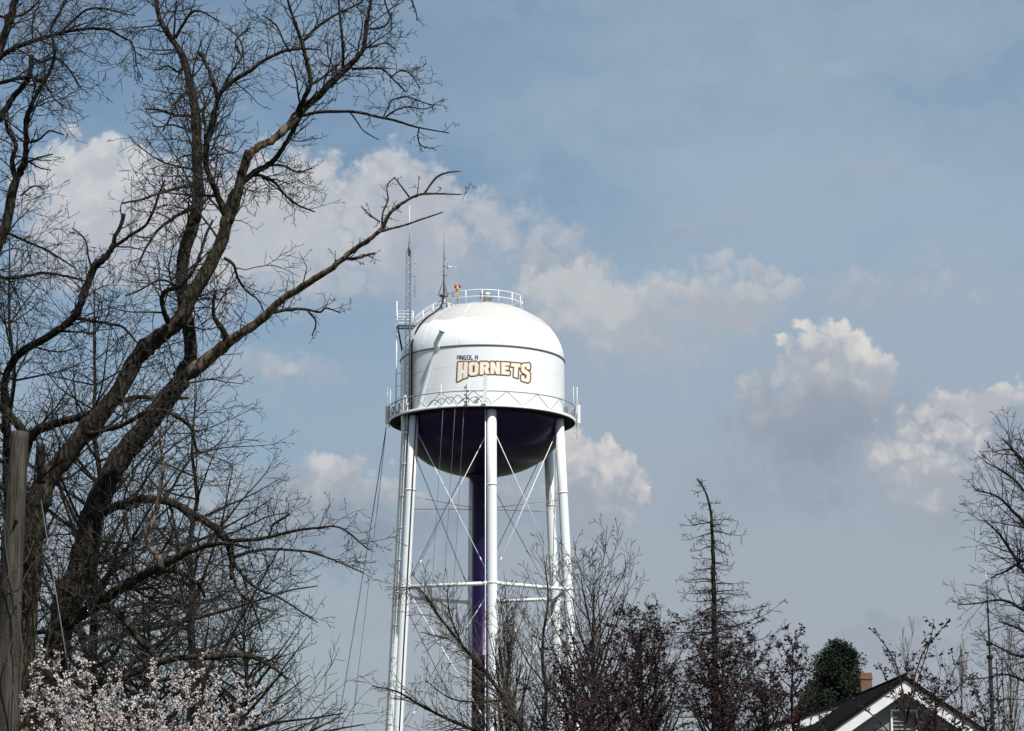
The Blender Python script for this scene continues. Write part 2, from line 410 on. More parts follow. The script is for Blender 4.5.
# ------------------------------------------------------------ water tower
TY = 207.0; TX = -2.74
def th(a, r, z):                           # a in degrees, 0 = towards the camera, + = right
    return Vector((TX+r*math.sin(R(a)), TY-r*math.cos(R(a)), z))
ZB, ZC, TR, DH = 39.48, 45.22, 7.6, 5.5      # balcony floor, top of the shell, tank radius, dome height
def build_tower():
    root = thing('water_tower', (TX, TY, 0), 'tall white legged water tower with dark purple bowl and team lettering', 'water tower')
    L = Local(root)
    # --- shell and dome
    s = MB(); prof = [(TR, ZB-.05), (TR, ZB+1.9), (TR, ZB+3.8), (TR, ZC)]
    for i in range(1, 33):
        a = math.pi/2*i/33
        prof.append((TR*math.cos(a), ZC+DH*math.sin(a)))
    prof.append((.02, ZC+DH)); s.lathe(prof, 160, (TX, TY))
    shell = L.add(s, 'tank', M['white'])
    sm = MB(); sm.lathe([(TR+.002, ZC-.07), (TR+.07, ZC-.06), (TR+.07, ZC+.06), (TR-.01, ZC+.07)], 160, (TX, TY))
    L.add(sm, 'seam_band', M['seam'], shell)
    for dz in (1.95, 3.85):
        sm = MB(); sm.lathe([(TR+.001, ZB+dz-.03), (TR+.012, ZB+dz), (TR+.001, ZB+dz+.03)], 160, (TX, TY)); L.add(sm, 'weld_line', M['white_leg'], shell)
    # meridian weld lines of the dome
    for a in range(-165, 181, 30):
        w = MB(); w.tube([th(a, TR*math.cos(q)+.004, ZC+DH*math.sin(q)+.004) for q in [math.pi/2*i/14 for i in range(13)]], .02, 4)
        L.add(w, 'weld_line', M['white_leg'], shell)
    # --- bowl
    b = MB(); prof = []
    for i in range(0, 33):
        a = math.pi/2*i/33
        prof.append((TR*.995*math.cos(a), ZB-.05-4.95*math.sin(a)))
    prof.append((.9, ZB-5.04)); b.lathe(list(reversed(prof)), 128, (TX, TY))
    bowl = L.add(b, 'bowl', M['purple'])
    # --- riser
    r = MB(); r.lathe([(.92, 0), (.92, 17.9), (.97, 17.95), (.97, 18.1), (.92, 18.15), (.92, 33.7), (1.15, 34.3), (1.5, ZB-5.0)], 40, (TX, TY))
    L.add(r, 'riser', M['purple'])
    # --- legs
    LA = [7.0+60*i for i in range(6)]
    def lr(z): return 7.62 + (ZB-z)*.051
    for a in LA:
        m = MB(); m.tube([th(a, lr(z), z) for z in (0.1, 8, 16, 24, 32, ZB-.2)], .43, 24)
        for z in (10.6, 23.75, 32.5): m.tube([th(a, lr(z-.06), z-.06), th(a, lr(z+.06), z+.06)], .47, 24)
        m.box(th(a, lr(0), .15), (1.6, 1.6, .3)); leg = L.add(m, 'leg', M['white_leg'])
        f = MB(); f.box(th(a, lr(0), .0), (2.2, 2.2, .5)); L.add(f, 'footing', M['grey_paint'], leg)
    # --- horizontal struts and rods
    lev = [ZB-1.2, 23.75, 10.6, .6]
    for z in lev[1:3]:
        for i in range(6):
            p, q = th(LA[i], lr(z), z), th(LA[(i+1) % 6], lr(z), z)
            m = MB(); m.tube([p, q], .17, 10)
            d = (q-p).normalized()
            for e in (p+d*.5, q-d*.5): m.tube([e-d*.04, e+d*.04], .26, 10)
            L.add(m, 'strut', M['white_leg'])
    for k in range(3):
        zt, zb = lev[k]-.3, lev[k+1]+.25
        for i in range(6):
            for (i0, i1) in ((i, (i+1) % 6), ((i+1) % 6, i)):
                m = MB(); p, q = th(LA[i0], lr(zt)-.35, zt), th(LA[i1], lr(zb)-.35, zb)
                off = (th(LA[i0], 1, 0)-th(LA[i0], 0, 0))*(.035 if i0 == i else -.035)
                m.tube([p+off, q+off], .034, 6)
                c = p.lerp(q, .86)+off; dd = (q-p).normalized(); m.tube([c-dd*.2, c+dd*.2], .055, 6)
                L.add(m, 'brace_rod', M['white_leg'] if i in (0, 5) else M['grey_paint'])
    # thin ties from the riser to the legs
    for a in LA:
        m = MB(); m.tube([th(a, .9, 31.5), th(a, lr(31.5)-.3, 31.9)], .028, 5); L.add(m, 'tie_rod', M['grey_paint'])
    # --- balcony
    BR = 8.6
    m = MB(); m.lathe([(TR-.01, ZB-.06), (BR, ZB-.06), (BR, ZB+.0), (BR+.04, ZB+.17), (BR-.02, ZB+.17), (BR-.03, ZB+.02), (TR-.01, ZB+.02)], 120, (TX, TY))
    balc = L.add(m, 'balcony', M['white_leg'])
    m = MB(); m.lathe([(TR+.0, ZB-.066), (BR-.04, ZB-.066), (BR-.04, ZB-.085), (TR+.0, ZB-.085)], 120, (TX, TY), True); L.add(m, 'underside_shade', M['dark_steel'], balc)  # dark sheet below the white floor: its shade is put into the colour
    rz = ZB+1.35
    m = MB(); n = 90
    m.lathe([(BR-.045, rz-.045), (BR+.045, rz-.045), (BR+.045, rz+.045), (BR-.045, rz+.045)], 120, (TX, TY), True)
    for i in range(18):
        a0, a1 = 20*i+5.5, 20*i+15.5
        for (a, z0, b2, z1) in ((a0, ZB+.1, a1, rz), (a1, rz, a0+20, ZB+.1)):
            m.tube([th(a+(b2-a)*k/6, BR, z0+(z1-z0)*k/6) for k in range(7)], .038, 5)
    L.add(m, 'railing', M['grey_paint'], balc)
    # --- roof railing and stair
    RR = 3.7; dz = lambda r: ZC+DH*math.sqrt(max(0, 1-(r/TR)**2))
    m = MB(); zt = 51.28
    arc = [x for x in range(-72, 260, 4)]
    for z in (zt, zt-.62): m.tube([th(a, RR, z) for a in arc], .048, 6)
    for a in range(-72, 260, 24): m.tube([th(a, RR, dz(RR)-.05), th(a, RR, zt)], .052, 6)
    L.add(m, 'roof_railing', M['white_leg'])
    m = MB()
    for sgn in (-1, 1):
        rr = [3.7+.31*k for k in range(10)]
        # two handrails either side of the steps, in the vertical plane of the left-hand meridian
        for h in (1.0, .5):
            m.tube([th(-86, r_, dz(r_)+h) + (th(4, .45*sgn, 0)-th(4, 0, 0)) for r_ in rr], .045, 6)
        for r_ in rr[::3]:
            o = th(4, .45*sgn, 0)-th(4, 0, 0); m.tube([th(-86, r_, dz(r_)-.05)+o, th(-86, r_, dz(r_)+1.0)+o], .045, 6)
        m.tube([th(-86, r_, dz(r_)+.02)+(th(4, .45*sgn, 0)-th(4, 0, 0)) for r_ in rr], .04, 6)
    for k in range(28):
        r_ = 3.7+.1*k; m.tube([th(-86, r_, dz(r_)+.03)+(th(4, .45, 0)-th(4, 0, 0)), th(-86, r_, dz(r_)+.03)-(th(4, .45, 0)-th(4, 0, 0))], .025, 5)
    L.add(m, 'roof_stair', M['white_leg'])
    # --- side platform
    pz = 48.45; rot = Matrix.Rotation(R(86), 3, 'Z').inverted() @ Matrix.Identity(3)
    def pl(u, v, z): return th(-86, u, z)+(th(4, v, 0)-th(4, 0, 0))
    m = MB()
    for u in (6.15, 7.95):
        m.tube([pl(u, -.6, pz), pl(u, .6, pz)], .06, 4)
    for v in (-.6, .6): m.tube([pl(6.0, v, pz), pl(7.95, v, pz)], .06, 4)
    for k in range(13): m.tube([pl(6.2+.14*k, -.6, pz), pl(6.2+.14*k, .6, pz)], .03, 4)
    for v in (-.6, .6): m.tube([pl(7.9, v, pz), pl(7.45, v, ZC+.9)], .05, 5)
    plat = L.add(m, 'platform', M['dark_steel'])
    m = MB()
    for z in (.55, 1.1, 1.4):
        m.tube([pl(6.5, -.62, pz+z), pl(7.97, -.62, pz+z), pl(7.97, .62, pz+z), pl(6.5, .62, pz+z)], .04, 5)
    for u in (6.5, 7.2, 7.97):
        for v in (-.62, .62): m.tube([pl(u, v, pz), pl(u, v, pz+1.4)], .045, 5)
    L.add(m, 'platform_rail', M['white_leg'], plat)
    m = MB(); m.tube([pl(8.0, -.5, pz), pl(8.0, -.5, pz+2.6)], .06, 6); L.add(m, 'whip_antenna', M['antenna'], plat)
    # --- ladder on the shell, with its cage hoops
    m = MB(); off = .22; lx = 8.0
    for v in (-off, off): m.tube([pl(lx, v, ZB+.1), pl(lx, v, pz+1.3)], .06, 6)
    for k in range(30): m.tube([pl(lx, -off, ZB+.3+.3*k), pl(lx, off, ZB+.3+.3*k)], .018, 4)
    for k in range(5): m.tube([pl(TR-.1, 0, ZB+1+1.2*k), pl(lx, 0, ZB+1+1.2*k)], .03, 4)
    L.add(m, 'ladder', M['white_leg'])
    # --- lattice mast beside the shell
    ma, mr = -59, 8.1
    def lattice(cx, cy, z0, z1, w, n, rr=.035):
        m = MB(); C3 = [(cx+w*math.sin(q), cy-w*math.cos(q)) for q in (0.4, 2.5, 4.6)]
        for x, y in C3: m.tube([(x, y, z0), (x, y, z1)], rr, 5)
        for k in range(n):
            za, zb = z0+(z1-z0)*k/n, z0+(z1-z0)*(k+1)/n
            for i in range(3):
                a, b2 = C3[i], C3[(i+1) % 3]
                if k % 2: a, b2 = b2, a
                m.tube([(a[0], a[1], za), (b2[0], b2[1], zb)], rr*.5, 4, cap=False)
        return m
    c = th(ma, mr+.15, 0); c.x += .36
    m = lattice(c.x, c.y, ZB+.02, 54.6, .27, 34)
    m.tube([(c.x, c.y, 54.3), (c.x, c.y, 55.6)], .10, 8)
    for i in range(3):
        q = (.4, 2.5, 4.6)[i]; m.tube([(c.x+.27*math.sin(q), c.y-.27*math.cos(q), 54.6), (c.x, c.y, 55.3)], .035, 5)
    mast = L.add(m, 'lattice_mast', M['mast_grey'])
    m = MB(); m.tube([(c.x, c.y, 55.5), (c.x, c.y, 59.1)], [.045, .03], 6); L.add(m, 'whip_antenna', M['antenna'], mast)
    m = MB(); x2 = c.x+.55; m.tube([(x2, c.y, 50.4), (x2, c.y, 54.4)], .025, 5)
    for z in (51, 52.4, 53.6): m.tube([(x2-.1, c.y-.1, z), (x2+.14, c.y+.1, z)], .045, 5)
    m.tube([(c.x+.2, c.y, 52.4), (x2, c.y, 52.4)], .03, 5); L.add(m, 'dipole_antenna', M['grey_paint'], mast)
    for z, r_ in ((42, TR-.05), (44.4, TR-.05), (pz-.3, 6.2)):
        m = MB(); m.tube([th(ma, r_, z), (c.x, c.y, z)], .05, 5); L.add(m, 'bracket', M['steel'], mast)
    # cables strapped to the mast, running over the dome
    for k in range(3):
        m = MB(); o = .1*k
        path = [(c.x+.3+o*.5, c.y-.2-o, z) for z in (28, 34, 39, 43, 46.0)] + [th(-60+k, 7.35, ZC+1.3), th(-60+k, 6.8, dz(6.8)+.12), th(-60+k, 6.0, dz(6.0)+.12), th(-61+k, 5, dz(5)+.1), th(-64+k, 4.4, dz(4.4)+.25), th(-72, 3.75, 51.2)]
        m.tube(smooth_path(path, 4), .05, 6); L.add(m, 'cable', M['cable'])
    # --- roof antenna
    ac = th(-76, 3.72, 0); m = MB(); x, y = ac.x, ac.y
    m.tube([(x, y, 51.3), (x, y, 55.4)], .07, 8); m.tube([(x, y, 51.3), (x, y, 51.45)], .42, 12)
    for q in (0.3, 2.4, 4.5): m.tube([(x+.55*math.sin(q), y-.55*math.cos(q), 51.4), (x, y, 53)], .035, 5)
    for q in (1.3, 3.4, 5.5): m.tube([(x+.3*math.sin(q), y-.3*math.cos(q), dz(3.7)-.1), (x+.2*math.sin(q), y-.2*math.cos(q), 51.4)], .05, 5)
    m.tube([(x+.15, y, 51.5), (x+.62, y, 51.7), (x+1.0, y, 51.25)], .035, 5)
    for z, l in ((53.3, .3), (54.2, .35), (54.9, .2)): m.tube([(x-l*.4, y, z), (x+l, y, z)], .045, 5)
    m.tube([(x+.35, y, 53.9), (x+.35, y, 54.5)], .035, 5)
    ra = L.add(m, 'roof_antenna', M['mast_grey'])
    m = MB(); m.tube([(x, y, 55.3), (x, y, 59.0)], [.035, .016], 5); L.add(m, 'whip', M['grey_paint'], ra)
    m = MB(); m.tube([(x+.3, y, 54.15), (x+.75, y, 54.12)], [.11, .05], 8); m.tube([(x+.75, y, 54.12), (x+1.3, y, 54.1)], .02, 5); L.add(m, 'yagi_antenna', M['antenna'], ra)
    # --- warning light and vent
    wp = th(-38, RR, 0); m = MB(); m.tube([(wp.x, wp.y, 50.2), (wp.x, wp.y, 51.5)], .06, 6)
    m.tube([(wp.x-.22, wp.y, 51.52), (wp.x+.22, wp.y, 51.52)], .06, 6); m.tube([(wp.x, wp.y, 51.35), (wp.x, wp.y, 51.7)], .13, 8)
    wl = L.add(m, 'warning_light', M['yellow'])
    for sx in (-.2, .2):
        m = MB(); m.lathe([(.01, 51.6), (.08, 51.62), (.11, 51.72), (.1, 51.88), (.05, 51.97), (.01, 51.98)], 12, (wp.x+sx, wp.y)); L.add(m, 'lens', M['red'], wl)
    m = MB(); vc = (TX+.35, TY)
    m.lathe([(.42, 50.6), (.42, 51.3), (.46, 51.33), (.62, 51.36), (.66, 51.55), (.64, 51.72), (.55, 51.8), (.02, 51.86)], 24, vc); L.add(m, 'roof_vent', M['steel'])
    # --- manway nozzle on the shoulder of the dome
    na = -31; p0 = th(na, TR-.3, ZC-.1); p1 = th(na+1, TR+.55, ZC+.3); p2 = th(na+6, TR+.85, ZC+1.15)
    m = MB(); m.tube(smooth_path([p0, th(na, TR+.3, ZC-.05), p1, p2], 3), .21, 12); m.tube([p2, p2+Vector((.06, 0, .14))], .3, 12)
    path = [th(na, TR+.34, ZC+.0)]+[th(na-15.5*k/6, TR+.26, ZC-.2-(ZC-.2-ZB-.1)*k/6) for k in range(7)]
    m.tube(path, .2, 12)
    L.add(m, 'overflow_pipe', M['white_leg'])
    # --- ladder and conduits on the left leg
    la = LA[5]
    m = MB()
    def lp(z, u, v): return th(la-3, lr(z)+.62+u, z)+(th(la+87, v, 0)-th(la+87, 0, 0))
    zs = [1+2*k for k in range(20)]
    for v in (-.2, .2): m.tube([lp(z, 0, v) for z in zs]+[lp(ZB+1, 0, v)], .035, 5)
    for k in range(95): z = 1.2+.42*k; m.tube([lp(min(z, ZB+.8), 0, -.2), lp(min(z, ZB+.8), 0, .2)], .02, 4, cap=False)
    for k in range(13): z = 3+2.9*k; m.tube([lp(z, -.3, 0), lp(z, .05, 0)], .04, 4); m.tube([lp(z, 0, -.34), lp(z, 0, .34)], .05, 5)
    L.add(m, 'ladder', M['white_leg'])
    m = MB()
    for v, tt in ((-.62, 1.35), (-.42, 1.5)):
        path = [lp(z, -.05, v) for z in (1, 10, 20, 30, 38)]+[lp(ZB, 0.1, v), lp(ZB+tt, .1, v), lp(ZB+tt+.25, .05, v+.15), lp(ZB+tt, 0, v+.33), lp(ZB+.4, 0, v+.33)]
        m.tube(path, .07, 6)
    L.add(m, 'conduit', M['antenna'])
    for v in (.75, .95):
        m = MB(); m.tube([lp(z, -.5, v) for z in (1, 15, 30, ZB)], .05, 5); L.add(m, 'cable', M['cable'])
    m = MB(); c0 = LA[0]
    m.tube([th(c0-4.2, lr(z)+.1, z) for z in (.5, 12, 25, ZB)], .05, 5); L.add(m, 'conduit', M['white_leg'])
    # --- sector antennas round the balcony
    def panel(a, z0, h, w=.3, dr=.35, lean=0):
        m = MB(); rt = Matrix.Rotation(R(a if abs(a) < 80 else a*.35), 3, 'Z')
        m.box(th(a, BR+dr, z0+h/2), (w, .16, h), rt)
        m.tube([th(a, BR+dr, z0-.15), th(a, BR+dr, z0)], .04, 5)
        pa = L.add(m, 'panel_antenna', M['antenna'], smooth=False)
        m = MB(); q0 = th(a, BR+dr-.2, z0-.35)
        m.tube([q0, th(a, BR+dr-.2, z0+h+.1)], .045, 6)
        for z in (z0+.25, z0+h-.3): m.tube([th(a, BR, min(z, rz)), th(a, BR+dr, z)], .035, 5)
        L.add(m, 'mount_pipe', M['steel'], pa)
    panel(2.2, ZB+.35, 2.35, .36, .25); panel(-93, ZB-.0, 1.7, .3, .25); panel(91, ZB-.0, 1.75, .32, .3); panel(178, ZB, 1.8); panel(120, ZB, 1.7); panel(-130, ZB, 1.7)
    for a, z0, z1, r_ in ((-83, ZB+.3, ZB+3.2, .025), (-72, ZB, ZB+2.6, .03), (84, ZB+.2, ZB+3.2, .035), (72, ZB+.2, ZB+2.9, .025), (95, ZB-1.4, ZB+1.2, .025), (-24, ZB, ZB+2.0, .03), (-7, ZB, ZB+2.2, .03)):
        m = MB(); m.tube([th(a, BR+.2, z0), th(a, BR+.2, z1)], r_, 5); m.tube([th(a, BR, z0+.6), th(a, BR+.2, z0+.6)], r_, 5); L.add(m, 'whip_antenna', M['antenna'])
    m = MB(); a = -8.5                                   # dark stacked antenna with side arms
    m.tube([th(a, BR+.25, ZB-.3), th(a, BR+.25, ZB+1.9)], .05, 6)
    for k in range(5): m.box(th(a+(.8 if k % 2 else -.8), BR+.25, ZB+.3+.33*k), (.14, .14, .18))
    L.add(m, 'stacked_antenna', M['mast_grey'])
    m = MB()                                               # loops of coax on the balcony
    for k in range(7):
        a0 = -35+5.2*k; m.tube([th(a0+w*1.1, BR-.2, ZB+.25+.85*math.sin(math.pi*w/9)*(.6+.1*(k % 4))) for w in range(10)], .035, 5, cap=False)
    L.add(m, 'coax_loops', M['mast_grey'])
    for a, h in ((-62, 1.1), (-68, .8), (-78, 1.2), (78, .7), (66, .8)):
        m = MB(); m.box(th(a, BR-.25, ZB+.1+h/2), (.45, .3, h*.8), Matrix.Rotation(R(a), 3, 'Z')); L.add(m, 'radio_box', M['steel'], smooth=False)
    # cables hanging from the balcony
    for a, gx in ((-23.5, -5.6), (-15.8, -4.6), (-10.3, -3.6)):
        p = th(a, BR-.1, ZB); q = Vector((TX+gx, TY-7.5, .2)); m = MB()
        pts = [p.lerp(q, k/12)+Vector((0, 0, -1.2*math.sin(math.pi*k/12)*.3)) for k in range(13)]
        m.tube(pts, .02, 5); L.add(m, 'cable', M['mast_grey'])
    # --- painted lettering, on the shell's own surface
    lettering(L, shell)
    return root

def smooth_path(pts, n=4):
    P_ = [Vector(p) for p in pts]
    P_ = [P_[0]*2-P_[1]]+P_+[P_[-1]*2-P_[-2]]; out = []
    for i in range(1, len(P_)-2):
        a, b, c, d = P_[i-1:i+3]
        for k in range(n):
            t = k/n; out.append(.5*((2*b)+(c-a)*t+(2*a-5*b+4*c-d)*t*t+(3*b-a-3*c+d)*t*t*t))
    out.append(P_[-2]); return out

def lettering(L, shell):
    import numpy as np
    S = 1024/110.0
    def surf(cx, cy):
        """point of the drawing -> point just outside the shell"""
        px, py = 440+cx/S, 325+cy/S
        d = ray(px, py); ox, oy = -TX, -TY; r = TR+.015
        a = d.x**2+d.y**2; b = 2*(d.x*ox+d.y*oy); c = ox*ox+oy*oy-r*r
        t = (-b-math.sqrt(b*b-4*a*c))/(2*a)
        return (d.x*t, d.y*t, EYE+d.z*t)
    letters = [
        [[(170, 349), (211, 346), (209, 416), (222, 415), (224, 346), (259, 346), (253, 484), (215, 497), (218, 449), (206, 452), (203, 504), (161, 524)]],
        [[(286, 345), (340, 345), (358, 363), (356, 447), (338, 464), (288, 471), (269, 455), (270, 362)], [(303, 374), (326, 373), (324, 437), (301, 442)]],
        [[(374, 345), (442, 345), (458, 361), (456, 395), (446, 406), (460, 452), (425, 455), (414, 413), (407, 414), (406, 457), (372, 461)], [(406, 369), (426, 369), (425, 391), (406, 392)]],
        [[(472, 345), (503, 345), (525, 400), (525, 345), (557, 347), (557, 456), (526, 455), (503, 402), (502, 454), (471, 454)]],
        [[(573, 347), (647, 350), (646, 376), (606, 374), (606, 390), (638, 391), (637, 415), (606, 414), (606, 431), (648, 437), (647, 463), (572, 457)]],
        [[(664, 355), (748, 361), (747, 392), (726, 390), (722, 491), (688, 479), (693, 387), (663, 384)]],
        [[(774, 363), (828, 356), (838, 372), (835, 412), (808, 408), (806, 388), (786, 388), (785, 408), (830, 440), (838, 456), (834, 520), (818, 534), (763, 517), (755, 498), (760, 470), (784, 474), (784, 496), (806, 502), (808, 464), (765, 436), (757, 420), (758, 378)]],
    ]
    x0, x1, y0, y1, st = 140, 860, 325, 555, 1.8
    gx = np.arange(x0, x1, st); gy = np.arange(y0, y1, st); X, Y = np.meshgrid(gx+st/2, gy+st/2)
    def poly(ps):
        ins = np.zeros(X.shape, bool); dist = np.full(X.shape, 1e9)
        for p in ps:
            for i in range(len(p)):
                ax, ay = p[i]; bx, by = p[(i+1) % len(p)]
                cr = ((ay > Y) != (by > Y)) & (X < (bx-ax)*(Y-ay)/((by-ay) or 1e-9)+ax); ins ^= cr
                t = np.clip(((X-ax)*(bx-ax)+(Y-ay)*(by-ay))/((bx-ax)**2+(by-ay)**2), 0, 1)
                dist = np.minimum(dist, np.hypot(X-ax-t*(bx-ax), Y-ay-t*(by-ay)))
        return ins, dist
    def emit(mask, name, mat, X0, Y0, par=None):
        mb = MB(); idx = {}
        def v(i, j):
            if (i, j) not in idx: idx[(i, j)] = len(mb.v); mb.v.append(surf(X0+i*st, Y0+j*st))
            return idx[(i, j)]
        js, is_ = np.nonzero(mask)
        for j, i in zip(js.tolist(), is_.tolist()): mb.face((v(i, j+1), v(i+1, j+1), v(i+1, j), v(i, j)))
        return L.add(mb, name, mat, par or shell)
    white = np.zeros(X.shape, bool); D = np.full(X.shape, 1e9)
    for ps in letters:
        ins, d = poly(ps); white |= (ins & (d > 1.2)); D = np.minimum(D, np.where(ins, 0, d))
    gold = (~white) & (D < 5.8)
    purple = (~white) & (~gold) & (D < 14)
    emit(white, 'letter_faces', M['logo_white'], x0, y0)
    emit(gold, 'letter_outline', M['logo_gold'], x0, y0)
    emit(purple, 'letter_border', M['logo_purple'], x0, y0)
    # small word above
    st = 1.5; gx = np.arange(145, 370, st); gy = np.arange(270, 333, st); X, Y = np.meshgrid(gx+st/2, gy+st/2)
    def strokes(x, w, segs):
        return [((x+a*w, 285+b*34), (x+c*w, 285+d*34)) for a, b, c, d in segs]
    A = [(0, 1, 0, .12), (0, .12, .15, 0), (.15, 0, 1, 0), (1, 0, 1, 1), (0, .55, 1, .55)]
    Nn = [(0, 1, 0, 0), (0, 0, .25, 0), (.25, 0, .75, 1), (.75, 1, 1, 1), (1, 1, 1, 0)]
    Gg = [(1, .0, .1, 0), (.1, 0, 0, .12), (0, .12, 0, .9), (0, .9, .1, 1), (.1, 1, 1, 1), (1, 1, 1, .5), (1, .5, .55, .5)]
    Oo = [(0, 0, 1, 0), (1, 0, 1, 1), (1, 1, 0, 1), (0, 1, 0, 0)]
    Ll = [(0, 0, 0, 1), (0, 1, 1, 1)]
    segs = strokes(160, 20, A)+strokes(191, 22, Nn)+strokes(224, 20, Gg)+strokes(256, 20, Oo)+strokes(288, 15, Ll)+strokes(329, 21, A)
    m = np.zeros(X.shape, bool)
    for (ax, ay), (bx, by) in segs:
        t = np.clip(((X-ax)*(bx-ax)+(Y-ay)*(by-ay))/((bx-ax)**2+(by-ay)**2), 0, 1)
        m |= np.hypot(X-ax-t*(bx-ax), Y-ay-t*(by-ay)) < 3.7
    emit(m, 'town_name', M['logo_purple'], 145, 270)
build_tower()
for (p, q, r_, lab) in ((th(-92, 8.9, ZB-.3), (-17.4, TY-2, .1), .045, 'thicker grey cable sagging from balcony of water tower down to the left'),
                        (th(-86, 8.9, ZB-1), (-15.6, TY-2, .1), .028, 'thin faint cable dropping from tower balcony, nearer the tower legs')):
    m = MB(); q = Vector(q); m.tube([p.lerp(q, k/14)+Vector((0, 0, -.9*math.sin(math.pi*k/14))) for k in range(15)], r_, 5)
    tag(m.build('cable', M['wire'], origin=tuple(q)), lab, 'cable', 'cables hanging down left of the tower')

# ------------------------------------------------------------ trees
rnd = random.Random(7)
def perp(d):
    a = Vector((rnd.gauss(0, 1), rnd.gauss(0, 1), rnd.gauss(0, 1))); a -= d*a.dot(d)
    return a.normalized() if a.length > 1e-4 else Vector((1, 0, 0))
VIEW = (-140, 1164, -110, 840)
def inview(p):
    x, y = to_px(p); return VIEW[0] < x < VIEW[1] and VIEW[2] < y < VIEW[3]
def grow(B, p, d, r, L, lvl, P, tips=None):
    if not inview(p): return
    n = max(3, min(9, int(L/P['step'])+2)); s = L/n
    pts = [p.copy()]; rad = [r]; d = d.copy(); dirs = [d.copy()]
    for i in range(n):
        d = d+perp(d)*rnd.gauss(0, P['kink']); d.z += P['up']*(.35+.65*i/n); d.normalize()
        p = p+d*s*rnd.uniform(.8, 1.2); pts.append(p.copy()); dirs.append(d.copy())
        rad.append(max(P['rmin'], r*(1-.72*(i+1)/n)))
    if lvl == 0 and P.get('bud'): rad[-1] = P['rmin']*P['bud']; rad[-2] = P['rmin']*1.2
    B.tube(pts, rad, 6 if r > .05 else (5 if r > .022 else 3), cap=False)
    if tips is not None and lvl <= P.get('tiplvl', 0): tips.append((pts, dirs))
    if lvl > 0:
        nc = max(2, int(P['dens'][lvl-1]*L+rnd.random())); t0 = rnd.uniform(.12, .3)
        side = perp(d)
        for k in range(nc):
            t = t0+(1-t0)*(k+rnd.random()*.7)/nc; x = min(t, .999)*n; i = int(x); f = x-i
            q = pts[i].lerp(pts[i+1], f); dd = dirs[min(i+1, n)]
            side = Matrix.Rotation(rnd.uniform(1.9, 3.6), 3, dd) @ side; side = (side-dd*side.dot(dd)).normalized()
            ang = R(rnd.uniform(*P['ang'])); nd = dd*math.cos(ang)+side*math.sin(ang)
            rr = rad[i]*(1-f)+rad[i+1]*f
            ll = L*rnd.uniform(*P['ratio'])*(1.15-.65*t)
            grow(B, q, nd.normalized(), max(P['rmin'], min(rr*.7, r*.6)), ll, lvl-1, P, tips)

WS = 1.0                                    # limb width factor
def limb_pts(path, Y, wob=.0, sub=5):
    """path: (px, py, width px, depth offset m) seen from the street -> world points and radii"""
    pts = [at(x, y, Y+dy) for x, y, w, dy in path]
    rad = [w*WS/2*(Y+dy)/F for x, y, w, dy in path]
    sp = smooth_path(pts, sub); rr = []
    for i in range(len(rad)-1):
        for k in range(sub): rr.append(rad[i]+(rad[i+1]-rad[i])*k/sub)
    rr.append(rad[-1])
    for i in range(1, len(sp)-1):
        sp[i] = sp[i]+Vector((rnd.gauss(0, 1), rnd.gauss(0, 1), rnd.gauss(0, 1)))*wob*rr[i]
    rr = [x*rnd.uniform(.94, 1.07) for x in rr]
    if wob:
        for i in range(2, len(rr)-2):
            if rnd.random() < .05: rr[i] *= rnd.uniform(1.15, 1.35); rr[i+1] *= 1.08     # knots
            if rr[i] < .07: sp[i] = sp[i]+Vector((rnd.gauss(0, 1), rnd.gauss(0, 1), rnd.gauss(0, 1)))*.11*rr[i]
    return sp, rr

def dress(BT, pts, rad, P, dens, l0, l1, lvl, tips=None, start=0.1, flat=None):
    """side branches along a limb"""
    tot = sum((pts[i+1]-pts[i]).length for i in range(len(pts)-1)); acc = 0; nxt = tot*start
    for i in range(len(pts)-1):
        sl_ = (pts[i+1]-pts[i]); L_ = sl_.length
        while nxt < acc+L_:
            f = (nxt-acc)/L_; q = pts[i].lerp(pts[i+1], f); d = sl_.normalized(); r = rad[i]
            t = nxt/tot
            side = perp(d); side.z += P.get('lift', .25); side = (side-d*side.dot(d)).normalized()
            ang = R(rnd.uniform(*P['ang'])); nd = (d*math.cos(ang)+side*math.sin(ang)).normalized()
            L2 = rnd.uniform(l0, l1)*(1.1-.5*t)
            grow(BT, q, nd, max(P['rmin']*1.6, min(r*.45, .008+L2*.012)), L2, lvl, P, tips)
            nxt += rnd.expovariate(1)*.6/dens+.4/dens
        acc += L_

GN = dict(step=.22, kink=.30, up=.05, rmin=.0048, dens=(6.5, 4.4, 1.5), ang=(32, 78), ratio=(.35, .75), lift=.3)
def traced_tree(name, label, base, Y, limbs, P=GN, mat='bark', twig='twig', group=None, sides=12, crown_name='crown'):
    """limbs: list of (path, dress spec or None, bare?)"""
    b = at(base[0], 800, Y+base[1]); root = thing(name, (b.x, Y+base[1], 0), label, 'tree', group); L = Local(root)
    BW = MB(); BT = MB(); BD = []
    for path, spec, *opt in limbs:
        bare = opt[0] if opt else False
        pts, rad = limb_pts(path, Y, wob=.05)
        tgt = MB() if bare else BW
        if bare: BD.append(tgt)
        tgt.tube(pts, rad, sides if rad[0] > .06 else 7, jitter=.025 if rad[0] > .05 else 0)
        if spec: dress(BT, pts, rad, P, spec[0]*P.get('mult', 3.3), spec[1]*.7, spec[2]*1.2, min(spec[3]+1, 2))
    trunk = L.add(BW, 'trunk', M[mat])
    for m in BD: L.add(m, 'dead_limb', M['bark_bare'])
    if BT.v: L.add(BT, crown_name, M[twig])
    return root
TREES = True
